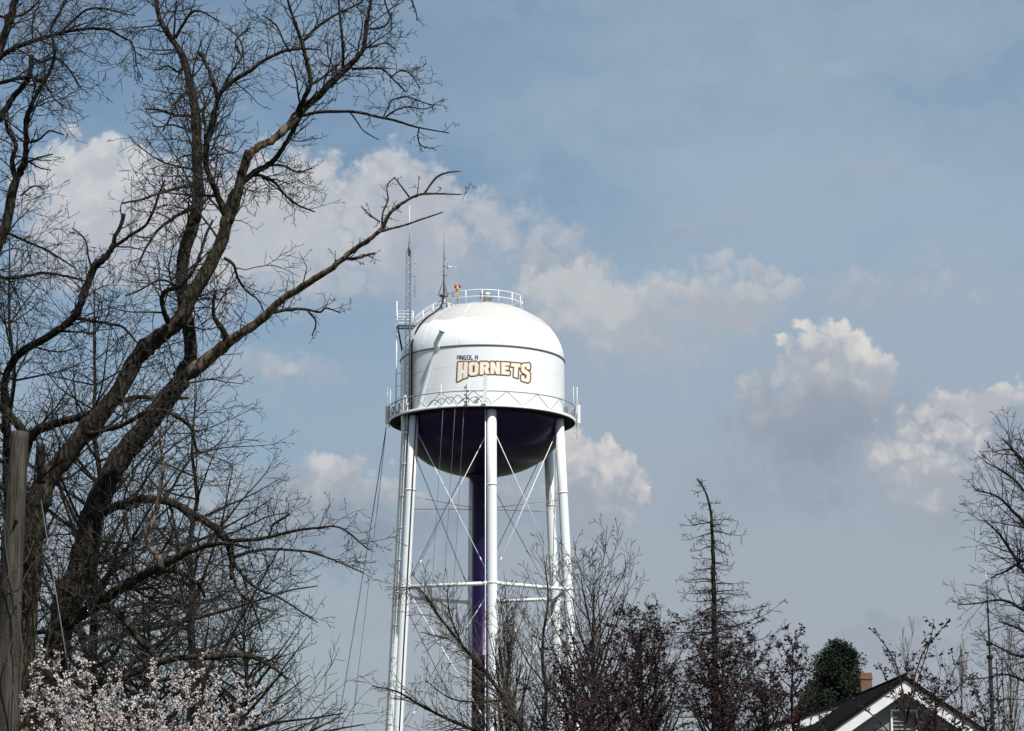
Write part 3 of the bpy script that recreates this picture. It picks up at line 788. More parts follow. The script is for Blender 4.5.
if TREES:
    # A: tree whose trunk leans right, with the tall stem and the long dead limb
    T = (3.2, .35, 1.5, 2)      # density per metre, shortest, longest twig, levels
    T1 = (2.6, .3, 1.0, 1); T3 = (2.8, .7, 2.4, 2)
    traced_tree('bare_tree', 'big leaning bare tree with tall upright stem and long dead limb reaching right', (52, 0), 40, [
        ([(48, 880, 36, 0), (46, 731, 31, 0), (52, 670, 29, 0), (63, 618, 26, 0), (78, 574, 24, 0), (84, 555, 25, 0), (90, 528, 24, 0), (99, 500, 24, 0), (118, 462, 23, 0), (135, 440, 22, 0), (151, 420, 21, 0), (168, 397, 20, 0), (183, 380, 19, 0)], (.8, .8, 2.0, 2)),
        ([(180, 378, 19, 0), (190, 360, 14, .1), (189, 330, 13, .3), (182, 290, 13, .6), (184, 255, 13, .8), (192, 228, 13, .8), (198, 200, 12, .8), (197, 164, 11, .9), (196, 118, 10, 1), (191, 90, 8, 1.1), (183, 57, 7, 1.2), (170, 36, 6, 1.3), (160, 19, 5, 1.3), (156, -8, 5, 1.4), (158, -60, 3.5, 1.6)], T),
        ([(180, 378, 18, 0), (200, 366, 15, 0), (214, 354, 13, -.1), (228, 343, 11, -.2), (243, 332, 9.5, -.4), (260, 321, 8.5, -.5), (279, 302, 7.5, -.7), (309, 283, 7, -1), (337, 264, 6, -1.3), (353, 250, 5.5, -1.4), (370, 239, 5, -1.6), (382, 228, 4.2, -1.7), (391, 212, 3.6, -1.8), (408, 200, 3, -1.9), (424, 194, 2.6, -2), (461, 194.5, 1.3, -2.2)], (.7, .2, .6, 1), True),
        ([(424, 194, 2.4, -2), (435, 179, 2.2, -2), (446, 173, 1.9, -2.1), (461, 171, 1.1, -2.1)], None, True),
        ([(378, 232, 3, -1.7), (390, 229, 2.6, -1.7), (408, 224, 2.2, -1.7), (443, 212, 1.3, -1.7)], None, True),
        ([(345, 258, 4, -1.3), (352, 259, 3.6, -1.3), (364, 256, 3.2, -1.3), (375, 253, 2.2, -1.2)], (2, .2, .4, 1), True),
        ([(382, 226, 2.2, -1.7), (383, 212, 1.9, -1.7), (388, 200, 1.6, -1.6), (387, 186, 1.4, -1.5), (394, 178, 1, -1.5)], (2, .15, .35, 0)),
        ([(410, 198, 2, -1.9), (401, 186, 1.7, -1.8), (394, 177, 1.2, -1.8)], None),
        ([(380, 222, 1.7, -1.7), (370, 215, 1.5, -1.6), (361, 206, 1.1, -1.6)], (2, .1, .3, 0)),
        ([(262, 318, 4, -.5), (275, 312, 3.5, -.4), (301, 309, 3, -.2), (320, 312, 2.4, 0), (326, 308, 2, 0), (341, 313, 1.2, 0)], (2.2, .2, .7, 1)),
        ([(308, 311, 2.5, -.2), (316, 322, 1.9, -.1), (312, 336, 1.2, 0)], (2.5, .15, .3, 0)),
        ([(228, 343, 8, -.2), (222, 330, 6, -.3), (215, 318, 4.5, -.3), (213, 306, 3.5, -.4), (216, 290, 3, -.4)], (2.5, .4, 1.3, 2)),
        ([(194, 116, 4.5, 1), (175, 115, 3, .8), (160, 110, 2.4, .7), (146, 109, 1.8, .6)], (2.5, .3, .9, 1)),
        ([(191, 92, 4.5, 1), (183, 95, 3.6, .8), (175, 104, 3.0, .6), (170, 118, 2.2, .5), (163, 131, 1.6, .4)], (2.8, .3, .8, 1)),
        ([(175, 38, 4, 1.3), (183, 25, 3.2, 1.2), (190, 14, 2.8, 1.1), (200, 11, 2.2, 1), (219, 21, 1.4, .9)], (2.6, .3, .8, 1)),
        ([(185, 65, 3, 1.2), (178, 72, 2.4, 1.4), (168, 66, 1.8, 1.5), (158, 70, 1.4, 1.6)], (3, .3, .8, 1)),
        ([(192, 185, 4, .8), (178, 188, 3.6, .5), (160, 193, 3, .3), (140, 200, 2.4, .1), (122, 203, 1.6, 0)], (3, .3, 1.1, 2)),
        ([(205, 202, 4, .6), (180, 214, 4, .2), (160, 228, 3, -.1), (147, 246, 2.4, -.3), (138, 265, 1.6, -.4)], (2.6, .3, .9, 1)),
        ([(98, 515, 10, -.2), (115, 507, 9, -.6), (137, 500, 8.5, -.9), (161, 500, 8, -1.1), (180, 506, 8, -1.2), (198, 517, 7.5, -1.2), (216, 529, 7.5, -1.2), (228, 543, 7.5, -1.1), (232, 560, 6.5, -1), (231, 580, 3, -1)], (1.8, .5, 1.8, 2)),
        ([(228, 541, 5, -1.1), (245, 540, 4, -1.2), (266, 538, 3.5, -1.2), (293, 531, 3, -1.3), (318, 528, 2.4, -1.4), (341, 528, 2, -1.5), (369, 550, 1.3, -1.6)], (2.6, .3, 1.0, 2)),
        ([(269, 538, 2.6, -1.2), (273, 525, 2.6, -1.1), (282, 519, 2.6, -1.1), (290, 514, 2.4, -1.1)], (2.6, .3, .8, 1)),
        ([(232, 558, 4.5, -1), (250, 552, 3.4, -.8), (269, 549, 3, -.6), (290, 550, 2.6, -.4), (317, 554, 2.2, -.2), (364, 573, 1.2, 0)], (3, .3, 1.0, 2)),
        ([(232, 560, 5, -1), (245, 578, 3.4, -1.2), (260, 590, 2.8, -1.4), (280, 598, 2.2, -1.5), (317, 622, 1.2, -1.6)], (3, .3, 1.0, 2)),
        ([(230, 566, 4, -1), (238, 590, 3, -1.3), (252, 605, 2.4, -1.3), (262, 632, 1.5, -1.2)], (3, .4, 1.0, 2)),
        ([(66, 626, 13, 0), (82, 614, 12, -.4), (99, 603, 11, -.8), (118, 590, 10, -1), (136, 579, 10, -1.2), (152, 571, 9, -1.4), (167, 563, 8, -1.6), (193, 550, 6, -1.9), (222, 543, 4, -2.2), (250, 548, 2.5, -2.4)], (2., .5, 1.8, 2)),
        ([(150, 573, 6, -1.4), (168, 570, 6, -1.2), (183, 574, 5.5, -1), (198, 584, 4.5, -.9), (205, 597, 2.5, -.8)], (2.2, .5, 1.2, 2)),
        ([(99, 606, 8, -.8), (110, 608, 7.5, -1.2), (122, 617, 7.5, -1.4), (136, 634, 7, -1.5), (151, 652, 6, -1.6), (160, 666, 4, -1.6)], (2., .5, 1.4, 2)),
        ([(62, 640, 10, 0), (85, 672, 8, -.8), (105, 684, 7.5, -1.2), (120, 680, 7, -1.4), (146, 668, 6.5, -1.6), (165, 661, 6, -1.8), (183, 658, 6, -1.9), (222, 656, 5.5, -2), (249, 656, 5, -2), (268, 664, 4, -2), (288, 679, 2, -2)], (1.8, .4, 1.6, 2)),
    ])
    # B: second tree, trunk partly behind the pole
    traced_tree('bare_tree', 'bare tree whose thick trunk sweeps from behind the pole up to the top', (24, 0), 38.4, [
        ([(16, 880, 30, 0), (20, 731, 26, 0), (24, 640, 24, 0), (29, 570, 23, 0), (34, 523, 22, 0), (44, 487, 22, 0), (60, 463, 20, 0), (78, 441, 19, 0), (100, 415, 18, 0), (118, 392, 17, 0), (128, 374, 17, 0), (143, 350, 17, 0), (160, 336, 17, 0), (178, 322, 16, 0), (191, 297, 15, 0), (208, 268, 14, 0), (221, 243, 13, 0), (227, 219, 13, 0)], (.9, .6, 2., 2)),
        ([(227, 222, 13, 0), (236, 200, 10.5, 0), (241, 178, 9.5, .1), (249, 152, 9.5, .2)], None),
        ([(247, 158, 9, .2), (258, 147, 8, .3), (271, 141, 8, .4), (284, 130, 8, .4), (296, 118, 8.5, .5)], None, True),
        ([(290, 124, 8, .45), (303, 109, 8.5, .6), (318, 96, 7.5, .7), (333, 81, 6.5, .7), (348, 67, 5.5, .8), (358, 57, 5, .8), (364, 46, 4.6, .8), (367, 22, 3.8, .8), (372, -5, 3, .9), (380, -50, 2, .9)], (2.2, .3, 1.2, 2)),
        ([(227, 219, 8, 0), (219, 199, 7, -.1), (210, 178, 6, -.3), (206, 160, 6, -.4), (207, 143, 5.5, -.5), (213, 120, 5, -.6), (219, 96, 5, -.7), (232, 82, 5, -.8), (248, 72, 4.5, -.9), (265, 60, 3.6, -1), (285, 51, 3, -1.1), (304, 49, 2.4, -1.2), (322, 50, 1.2, -1.2)], (3., .3, 1.2, 2)),
        ([(217, 98, 5, -.7), (214, 84, 4.2, -.7), (209, 70, 4, -.6), (203, 58, 4, -.6), (200, 52, 4, -.6)], (2., .3, .6, 1)),
        ([(220, 94, 3, -.7), (230, 74, 2.6, -.5), (242, 56, 2.4, -.4), (240, 40, 2, -.4), (228, 28, 1.4, -.3)], (3, .3, .9, 1)),
        ([(240, 54, 2, -.4), (236, 40, 2, -.2), (250, 28, 1.6, 0)], (3, .3, .6, 1)),
        ([(205, 150, 4, -.4), (206, 128, 4, -.2), (203, 112, 3.4, 0), (212, 98, 2.5, .2)], (2.6, .3, 1.1, 1)),
        ([(224, 228, 8, 0), (229, 205, 8, .4), (239, 186, 7, .6), (252, 174, 6.5, .7), (266, 166, 6, .7), (276, 158, 5.4, .7), (285, 145, 5, .6), (293, 130, 5, .6), (300, 118, 4, .6)], (1.8, .3, 1.1, 2)),
        ([(250, 175, 4, .7), (262, 176, 3.4, .9), (274, 182, 3, 1), (284, 194, 2.6, 1.1), (298, 205, 2.2, 1.2), (315, 212, 1.4, 1.2)], (3.6, .3, 1.0, 2)),
        ([(268, 165, 3, .7), (284, 166, 2.4, .7), (298, 172, 2.0, .8), (312, 168, 1.4, .9)], (3.4, .3, .9, 2)),
        ([(300, 116, 4, .5), (311, 113.5, 3.6, .5), (323, 112, 3.4, .4), (353, 112, 3.2, .2), (383, 118, 2.8, .0), (400, 122, 2.4, -.1), (416, 127, 2, -.2), (449, 133, 1.1, -.3)], (.5, .2, .5, 1)),
        ([(350, 112, 1.6, .3), (358, 123, 1.4, .2), (364, 131, 1.3, .2), (379, 140, .9, .2)], None),
        ([(383, 118, 1.8, 0), (388, 108, 1.7, 0), (391, 101, 1.7, 0), (398, 98, 1.6, -.1), (408, 97, 1.5, -.2), (428, 104, 1.3, -.3), (440, 105, .9, -.3)], (3, .2, .6, 1)),
        ([(386, 117, 1.9, 0), (396, 110, 1.8, -.2), (408, 107, 1.6, -.3), (424, 109, 1.3, -.4), (434, 106, 1, -.4)], (2.5, .2, .4, 0)),
        ([(419, 128, 1.7, -.2), (418, 138, 1.5, -.2), (422, 146, 1.3, -.1), (435, 149, .9, -.1)], (3, .15, .3, 0)),
        ([(352, 69, 3, .8), (365, 68.5, 2.6, .7), (378, 68, 2.4, .6), (385, 71, 2.2, .5), (391, 77, 2, .4), (398, 84, 1.8, .3), (406, 92, 1.6, .2)], (2.6, .2, .8, 1)),
        ([(391, 77, 1.6, .4), (402, 70, 1.4, .4), (412, 76, 1.3, .4), (420, 88, 1, .4)], (3.5, .2, .6, 1)),
        ([(364, 48, 2.6, .8), (372, 47, 2.3, .9), (386, 43, 1.8, 1), (396, 50, 1.2, 1)], (3, .2, .7, 1)),
        ([(366, 28, 2, .8), (375, 29, 2, .6), (386, 25, 1.7, .5), (392, 12, 1.1, .4)], (3, .2, .7, 1)),
        ([(380, -20, 2, .8), (386, 5, 1.7, .8), (391, 18, 1.4, .8), (392, 30, .9, .8)], (3, .15, .4, 0)),
        ([(405, -30, 2, .5), (412, 0, 1.6, .4), (416, 12, 1.4, .4), (417, 21, .9, .4)], (3, .15, .4, 0)),
        ([(298, 111, 5.5, .5), (305, 96, 5, .3), (311, 82, 5, .2), (307, 64, 4.6, .1), (303, 46, 4.2, 0), (298, 32, 3.6, -.1), (294, 20, 3.2, -.2), (288, 0, 2.6, -.3), (284, -30, 1.6, -.3)], (2.8, .3, 1.1, 2)),
        ([(304, 40, 3.4, 0), (312, 32, 3.2, .1), (320, 25, 3, .2), (337, 14, 2.5, .3), (358, 4, 2, .4), (372, -8, 1.2, .4)], (2.6, .3, 1.0, 2)),
        ([(343, 68, 3.4, .7), (343, 50, 3.2, .5), (342, 36, 3, .4), (340, 18, 2.5, .3), (338, -5, 2, .2)], (2.6, .3, 1.0, 2)),
        ([(312, 84, 3, .3), (322, 78, 2.6, .6), (334, 68, 2.4, .8), (343, 60, 1.6, 1)], (2.5, .3, .9, 1)),
        ([(290, 52, 2.6, -1), (283, 40, 2.2, -1), (276, 25, 1.9, -1), (262, 15, 1.4, -.9)], (3, .3, .9, 1)),
        ([(168, 322, 6, -.2), (164, 312, 5.5, -.4), (162, 298, 5, -.6), (166, 291, 4.6, -.8), (180, 286, 4.2, -.9), (192, 272, 3.8, -1), (200, 255, 3.4, -1), (206, 235, 3, -1), (213, 220, 2.4, -1)], (1.5, .3, .9, 2)),
        ([(178, 286, 2.6, -.9), (160, 280, 2.4, -.9), (140, 290, 2, -1), (125, 296, 1.4, -1)], (3, .3, 1, 2)),
        ([(224, 258, 3.6, 0), (233, 264, 3.2, 0), (238, 278, 2.8, .1), (246, 290, 2.4, .2), (258, 300, 1.8, .3), (264, 312, 1.2, .3)], (3.4, .3, 1.2, 2)),
        ([(42, 482, 11, -.1), (41, 465, 9, -.2), (42, 444, 8, -.3)], None),
        ([(88, 434, 6, -.2), (105, 430, 5, -.5), (123, 425, 5, -.8), (140, 415, 4.6, -1), (153, 410, 4.4, -1.1), (170, 413, 4, -1.2), (183, 420, 3.6, -1.2), (191, 428, 3.4, -1.2), (194, 440, 2.8, -1.2), (198, 452, 1.6, -1.1)], (2.2, .5, 1.4, 2)),
        ([(162, 568, 6, -1.5), (158, 558, 6, -1.4), (151, 548, 6, -1.2), (147, 532, 6, -1.1), (156, 512, 5, -.9), (159, 492, 4.5, -.8), (162, 478, 4, -.7), (163, 462, 3, -.6), (160, 440, 2.4, -.6), (161, 425, 1.6, -.5)], (1.2, .4, 1.0, 1), True),
    ])
    # C: tree behind the pole, with the broken limb and the dark limb forking at its end
    traced_tree('bare_tree', 'dark bare tree directly behind the pole with broken level limb and crooked forked limb', (6, 0), 41.5, [
        ([(4, 880, 26, 0), (6, 731, 23, 0), (8, 620, 20, 0), (12, 520, 17, 0), (20, 470, 14, 0), (28, 437, 12, 0)], (1., .6, 1.8, 2)),
        ([(26, 440, 10, 0), (38, 430, 9.5, -.2), (55, 424, 8.5, -.5), (72, 419, 7.5, -.7), (90, 414, 7, -.9), (108, 408, 6.5, -1)], (1.4, .5, 1.2, 2)),
        ([(106, 409, 6.5, -1), (118, 403, 7, -1.1), (128, 399, 6.5, -1.2), (142, 397, 4.5, -1.3), (165, 399, 4, -1.4), (190, 398, 2.6, -1.5)], None, True),
        ([(27, 436, 9, 0), (16, 422, 8.5, 0), (4, 409, 8, 0), (-14, 395, 7, 0), (-50, 360, 5, 0)], (1.6, .5, 1.5, 2)),
        ([(10, 540, 10, .2), (8, 470, 9, .4), (7, 430, 8.5, .4), (5, 400, 8, .3), (5, 380, 8, .2), (14, 360, 8, .1), (26, 349, 8, 0), (41, 341, 8, -.1), (58, 330, 8, -.2), (74, 317, 8, -.3), (81, 303, 8, -.4), (86, 288, 8, -.4), (93, 270, 7.5, -.4), (103, 259, 7, -.5), (112, 248, 6, -.5), (115, 237, 4.6, -.5), (120, 227, 4.2, -.5), (124, 214, 4, -.5)], (1.3, .4, 1.4, 2)),
        ([(112, 248, 4, -.5), (120, 243, 3.8, -.5), (131, 235, 3.4, -.6), (141, 229, 3.2, -.6), (148, 222, 3, -.7), (155, 206, 2.8, -.8), (160, 192, 2.5, -.8), (165, 180, 1.8, -.8)], (2.2, .3, .8, 1)),
        ([(92, 270, 2.6, -.4), (88, 255, 2, -.2), (86, 242, 1.8, -.1), (80, 234, 1.6, 0), (72, 228, 1.1, 0)], (2, .2, .4, 0)),
        ([(76, 318, 4, -.3), (92, 321, 3.4, -.6), (110, 324, 3, -.8), (124, 328, 2.4, -1), (138, 344, 1.4, -1)], (3, .4, 1.3, 2)),
        ([(-30, 262, 5, -1), (0, 277, 4.4, -1), (26, 276, 3.8, -.9), (45, 273, 3, -.8), (64, 276, 2.2, -.7), (90, 282, 1.3, -.6)], (3, .4, 1.4, 2)),
        ([(-20, 225, 3.6, -1), (5, 232, 3, -1), (30, 243, 2.6, -1), (50, 252, 2.2, -.9), (75, 268, 1.6, -.8)], (3, .4, 1.2, 2)),
    ], mat='bark_dark', twig='twig_dark')
    # E: tree standing out of the photo to the left, upper limbs reaching in
    traced_tree('bare_tree', 'bare tree whose drooping twiggy limbs enter from the top left corner', (-110, 0), 36, [
        ([(-120, 900, 34, 0), (-110, 700, 30, 0), (-95, 520, 26, 0), (-75, 400, 22, 0), (-40, 310, 16, 0), (-12, 262, 13, 0), (2, 236, 11, 0), (9, 212, 10, 0), (12, 193, 10, 0), (18, 176, 8, 0), (25, 162, 7.5, -.1)], (1., .4, 1.5, 2)),
        ([(25, 162, 6, -.1), (26, 140, 5.5, -.2), (26, 122, 5, -.3), (31, 106, 4.8, -.4), (36, 96, 4.5, -.4), (46, 79, 4, -.5), (52, 66, 3.6, -.5), (55, 50, 3.2, -.6), (51, 30, 2.8, -.6), (60, 12, 2.4, -.7), (72, -12, 2, -.7)], (3.0, .3, 1.1, 2)),
        ([(16, 180, 6, 0), (12, 160, 5, .2), (16, 145, 4.5, .3), (8, 130, 4, .4), (6, 120, 4, .5)], (2.6, .3, .9, 1)),
        ([(-30, 160, 9, .2), (-8, 128, 8, .2), (5, 110, 7, .2), (14, 96, 6, .2), (26, 82, 5.4, .1), (31, 68, 5, 0), (31, 55, 4.6, 0)], (2.4, .3, .9, 1)),
        ([(31, 57, 3.4, 0), (42, 62, 2.6, .2), (56, 58, 2.2, .3), (68, 68, 1.8, .4), (80, 86, 1.2, .5)], (3, .3, .9, 2)),
        ([(-60, 340, 18, 0), (-45, 200, 15, .5), (-22, 110, 12, .6), (-4, 60, 10, .6), (6, 30, 8.5, .6), (15, 0, 7.5, .6), (22, -40, 5, .6)], (1.8, .4, 1.2, 2)),
        ([(-8, 70, 6, .6), (4, 54, 5.5, .5), (25, 44, 5, .3), (40, 39, 4.6, .2), (55, 35, 4.2, .1), (70, 31, 3.8, 0), (90, 28.5, 3.4, -.1), (109, 30, 2.8, -.2), (120, 36, 2.4, -.2), (131, 42, 2, -.2), (135, 52, 1.6, -.2), (136, 66, 1, -.2)], (3.4, .3, 1.2, 2)),
        ([(60, 33, 2.8, .1), (74, 20, 2.6, .1), (86, 10, 2.4, 0), (100, 8, 2, 0), (118, 12, 1.6, 0), (136, 16, 1, 0)], (3.6, .3, 1.1, 2)),
        ([(-5, 84, 4.5, .3), (12, 80, 4, .1), (30, 77, 3.2, -.1), (44, 84, 2.4, -.2), (54, 98, 1.7, -.3), (62, 106, 1.1, -.3)], (3.2, .3, 1., 2)),
        ([(26, 143, 2.8, -.2), (38, 140, 2.4, -.3), (47, 132, 2.1, -.4), (52, 131, 2, -.4), (64, 135, 1.2, -.5)], (1., .2, .4, 0)),
        ([(26, 163, 2.6, -.2), (38, 158, 2.1, -.3), (53, 154, 1.4, -.4)], None), ([(30, 162, 2.1, -.2), (40, 168, 1.7, -.3), (51, 170, 1.2, -.4)], None),
        ([(-6, 14, 3.4, 1), (10, 18, 2.8, 1), (30, 10, 2.4, 1), (44, -6, 1.6, 1)], (3, .4, 1, 2)),
        ([(20, 196, 2, 0), (34, 186, 1.7, .1), (44, 190, 1.1, .2)], (3, .2, .5, 1)),
    ], P=dict(GN, up=-.02), mat='bark_dark', twig='twig_dark')

# --- generated trees
def gen_tree(name, label, px, Y, top, spread, P, trunk_w, nlimb=7, lvl=2, mat='bark_dark', twig='twig', group=None, lean=0, fork=.35, limb_up=(25, 60), leaf=None, cat='tree', limb_len=(.5, .9), first=.2, bottom=None):
    """px: trunk position seen from the street at eye level; top: pixel row of the tip"""
    b = Vector(((px-W/2)/F*Y/math.cos(PITCH)*.98, Y, 0)); tip = at(px+lean, top, Y); Hh = tip.z
    b.x = at(px, 760, Y).x
    root = thing(name, (b.x, Y, 0), label, cat, group); L = Local(root); BW = MB(); BT = MB(); tips = [] if leaf else None
    n = 12; pts = []; rad = []; r0 = trunk_w/2
    for i in range(n+1):
        t = i/n; c = b.lerp(tip, t); c += Vector((rnd.gauss(0, .012)*Hh*(t*(1-t)*2), rnd.gauss(0, .02)*Hh*t*(1-t)*2, 0)); pts.append(c); rad.append(max(.006, r0*(1-t)**.8))
    pts[0] = Vector((b.x, Y, -.1)); sp = smooth_path(pts, 2); rr = [rad[min(n, i//2)]*(.5 if i % 2 == 0 else .5)+rad[min(n, (i+1)//2)]*.5 for i in range(len(sp))]
    BW.tube(sp, rr, 8)
    sw = spread*Y/F
    for k in range(nlimb):
        t = first+(1-first)*((k+rnd.random()*.6)/nlimb)**.9; t = min(t, .97); x = t*(len(sp)-1); i = int(x); q = sp[i]
        a = k*2.4+rnd.uniform(-.5, .5); e = R(rnd.uniform(*limb_up)); ln = sw*rnd.uniform(*limb_len)*(1.15-t*.75)
        d = Vector((math.cos(a)*math.cos(e), math.sin(a)*math.cos(e), math.sin(e)))
        grow(BT if rr[i] < .02 else BW, q, d, max(.008, min(rr[i]*.62, .012+ln*.012)), ln, 0, dict(P, step=.3), None) if False else None
        # limb with its own twigs
        m = 8; lp_ = [q.copy()]; lr_ = [max(.009, min(rr[i]*.6, .012+ln*.014))]; dd = d.copy()
        for j in range(m):
            dd = dd+perp(dd)*rnd.gauss(0, P['kink']*.6); dd.z += P['up']*1.2; dd.normalize()
            lp_.append(lp_[-1]+dd*ln/m); lr_.append(max(P['rmin'], lr_[0]*(1-.8*(j+1)/m)))
        BW.tube(lp_, lr_, 6, cap=False)
        dress(BT, lp_, lr_, P, P['ld'], ln*P['tl'][0], ln*P['tl'][1], lvl, tips, start=.08)
        if tips is not None: tips.append((lp_, [dd]*len(lp_)))
    L.add(BW, 'trunk', M[mat]); L.add(BT, 'crown', M[twig])
    if leaf: leaf(L, tips)
    return root
UP = dict(step=.25, kink=.16, up=.10, rmin=.0045, dens=(3.2, 2.0, 1.4), ang=(22, 55), ratio=(.4, .75), lift=.3, ld=3.0, tl=(.2, .5), bud=1.5)
if TREES:
    # mass of fine bare trees behind the big ones
    BG = dict(step=.3, kink=.17, up=.03, rmin=.006, dens=(3.0, 2.2, 1.2), ang=(22, 60), ratio=(.4, .8), lift=.25, ld=2.2, tl=(.25, .55))
    gB = 'fine bare trees behind the big leaning trunks'
    for (px, Y, top, sp, nl, lab) in ((95, 55, 285, 200, 20, 'fine twiggy bare tree in the thicket, directly above the leaning trunk fork'), (10, 58, 215, 180, 18, 'fine twiggy bare tree at the far left edge behind the pole'),
                                (195, 60, 370, 160, 16, 'fine twiggy bare tree at the right side of the thicket'),
                                ):
        gen_tree('bare_tree', lab, px, Y, top, sp*1.6, BG, .34, int(nl*2.2), 2, 'bark_dark', 'twig_dark', gB, limb_up=(0, 58), first=.28)
    for (px, Y, top, sp, nl, lab) in ((150, 46, 585, 150, 22, 'dense low twiggy tree behind the white blossom, left one'), (245, 47, 600, 125, 22, 'dense low twiggy tree right of the white blossom, tips reaching over open sky')):
        gen_tree('bare_tree', lab, px, Y, top, sp*1.5, dict(BG, rmin=.0048, dens=(3.6, 2.6, 1.4)), .26, nl*3, 2, 'bark_dark', 'twig_dark', 'low twiggy trees by the blossom', limb_up=(5, 50), first=.35)
    # trees in front of the tower
    gen_tree('bare_tree', 'upright budding tree with ascending branches in front of the right tower legs', 590, 62, 572, 200, dict(UP, up=.09, rmin=.0062), .26, 40, 2, 'bark_dark', 'twig_mid', limb_up=(35, 62), first=.36, lean=4)
    gen_tree('bare_tree', 'budding tree of many thin vertical shoots in front of the purple riser', 508, 64, 612, 150, dict(UP, up=.2, kink=.1, rmin=.0062), .22, 44, 2, 'bark_dark', 'twig_mid', limb_up=(40, 70), first=.38, limb_len=(.5, .85))
    gen_tree('bare_tree', 'pale twiggy tree just left of the tall dead conifer', 655, 70, 622, 140, dict(UP, up=.09, rmin=.006), .2, 34, 2, 'bark_dark', 'twig_mid', limb_up=(35, 70), first=.38)
    WS = .6
    P2 = dict(UP, mult=3.2, up=.05, kink=.2, rmin=.0058)
    traced_tree('bare_tree', 'budding tree whose branches sweep up to the left across the tower legs', (540, 0), 58, [
        ([(548, 880, 14, 0), (536, 760, 11, 0), (522, 731, 8, 0), (505, 700, 6.5, 0), (482, 668, 5.4, -.2), (462, 645, 4.4, -.4), (440, 618, 3.2, -.6), (425, 596, 2, -.8)], (3.2, .6, 1.9, 2)),
        ([(530, 748, 8, 0), (490, 736, 6.5, .3), (450, 720, 5.4, .5), (420, 705, 4.4, .7), (398, 692, 3, .8), (372, 686, 1.6, .8)], (3.2, .5, 1.4, 2)),
        ([(482, 668, 3, -.2), (470, 655, 2.6, .4), (450, 640, 2.2, .8), (420, 632, 1.4, 1)], (3, .5, 1.2, 2)),
        ([(540, 770, 8, 0), (546, 700, 6, .2), (542, 650, 4.4, .5), (548, 600, 3, .6), (545, 565, 1.6, .8)], (3, .6, 1.6, 2)),
        ([(505, 700, 4, 0), (478, 702, 3, -.6), (450, 698, 2.4, -1), (425, 680, 1.6, -1.2)], (3, .5, 1.2, 2)),
        ([(440, 618, 3, -.6), (432, 604, 2.4, -.4), (418, 588, 1.8, -.2), (404, 590, 1.2, 0)], (4, .4, 1., 2)),
        ([(462, 645, 3.4, -.4), (450, 615, 2.6, -.9), (447, 590, 1.8, -1.2)], (4, .4, 1., 2)),
    ], P=P2, mat='bark_dark', twig='twig_mid')
    # right edge tree
    PR = dict(GN, mult=3.2, kink=.22, up=.02, rmin=.0062, dens=(3.4, 2.2, 1.5), ang=(28, 65))
    traced_tree('bare_tree', 'tall bare tree leaning in from the right edge of the photo', (1080, 0), 60, [
        ([(1075, 900, 34, 0), (1072, 731, 28, 0), (1062, 640, 22, 0), (1052, 560, 16, 0), (1040, 500, 11, 0), (1028, 468, 7, 0), (1015, 452, 4.5, 0), (1002, 438, 2, 0)], (2.4, .6, 1.8, 2)),
        ([(1050, 560, 9, 0), (1030, 530, 7, -.6), (1012, 510, 5, -1), (996, 496, 3.4, -1.4), (975, 490, 1.6, -1.6)], (3.2, .5, 1.3, 2)),
        ([(1058, 610, 9, 0), (1030, 580, 7, .5), (1012, 553, 5, .8), (1000, 535, 3.6, 1), (985, 520, 1.6, 1)], (3.2, .5, 1.5, 2)),
        ([(1062, 640, 9, 0), (1035, 618, 6.5, -.4), (1015, 605, 4.8, -.8), (1000, 600, 3.6, -1), (980, 603, 2.6, -1.2), (958, 605, 1.4, -1.4)], (3, .5, 1.2, 2)),
        ([(1066, 690, 9, 0), (1040, 662, 6.4, .3), (1015, 655, 4.4, .6), (1000, 648, 3, .8), (985, 640, 2, 1)], (3, .5, 1.3, 2)),
        ([(1045, 520, 6, 0), (1040, 490, 4.4, .8), (1030, 460, 3, 1), (1020, 436, 1.5, 1)], (3, .5, 1.3, 2)),
        ([(1068, 700, 7, 0), (1040, 690, 5, -.5), (1010, 675, 3.4, -.9), (985, 678, 2.4, -1.2), (962, 680, 1.3, -1.4)], (3, .5, 1.1, 2)),
        ([(1046, 530, 6, 0), (1020, 486, 4.4, -.5), (1000, 470, 3, -.8), (985, 462, 1.6, -1)], (3, .5, 1.2, 2)),
        ([(1035, 490, 5, 0), (1022, 466, 4, .5), (1012, 450, 3, .8), (992, 452, 1.6, 1)], (3, .5, 1.1, 2)),
        ([(1054, 575, 7, 0), (1028, 560, 5, .9), (1008, 570, 3.6, 1.4), (990, 578, 1.8, 1.6)], (3, .5, 1.3, 2)),
        ([(1062, 640, 7, 0), (1040, 640, 5, -.9), (1018, 628, 3.6, -1.4), (1000, 622, 2.4, -1.6)], (3, .5, 1.3, 2)),
    ], P=PR, mat='bark_dark', twig='twig_dark')

    WS = 1.0
    # dead conifer
    def conifer():
        Y = 62; b = at(714, 760, Y); root = thing('dead_conifer', (b.x, Y, 0), 'tall dead conifer with crooked tip and sparse level branches', 'tree'); L = Local(root)
        path = [(716, 900, 10, 0), (715, 731, 6.5, 0), (715, 660, 5.6, 0), (714, 600, 4.8, 0), (713, 560, 4, 0), (712, 525, 3, 0), (709, 503, 2.2, 0), (704, 489, 1.7, 0), (697, 478, 1.2, 0)]
        pts, rad = limb_pts(path, Y, .05, 4); BW = MB(); BW.tube(pts, rad, 8); BT = MB()
        PC = dict(step=.16, kink=.24, up=.015, rmin=.0062, dens=(5.5, 3.), ang=(40, 75), ratio=(.3, .6), lift=.0)
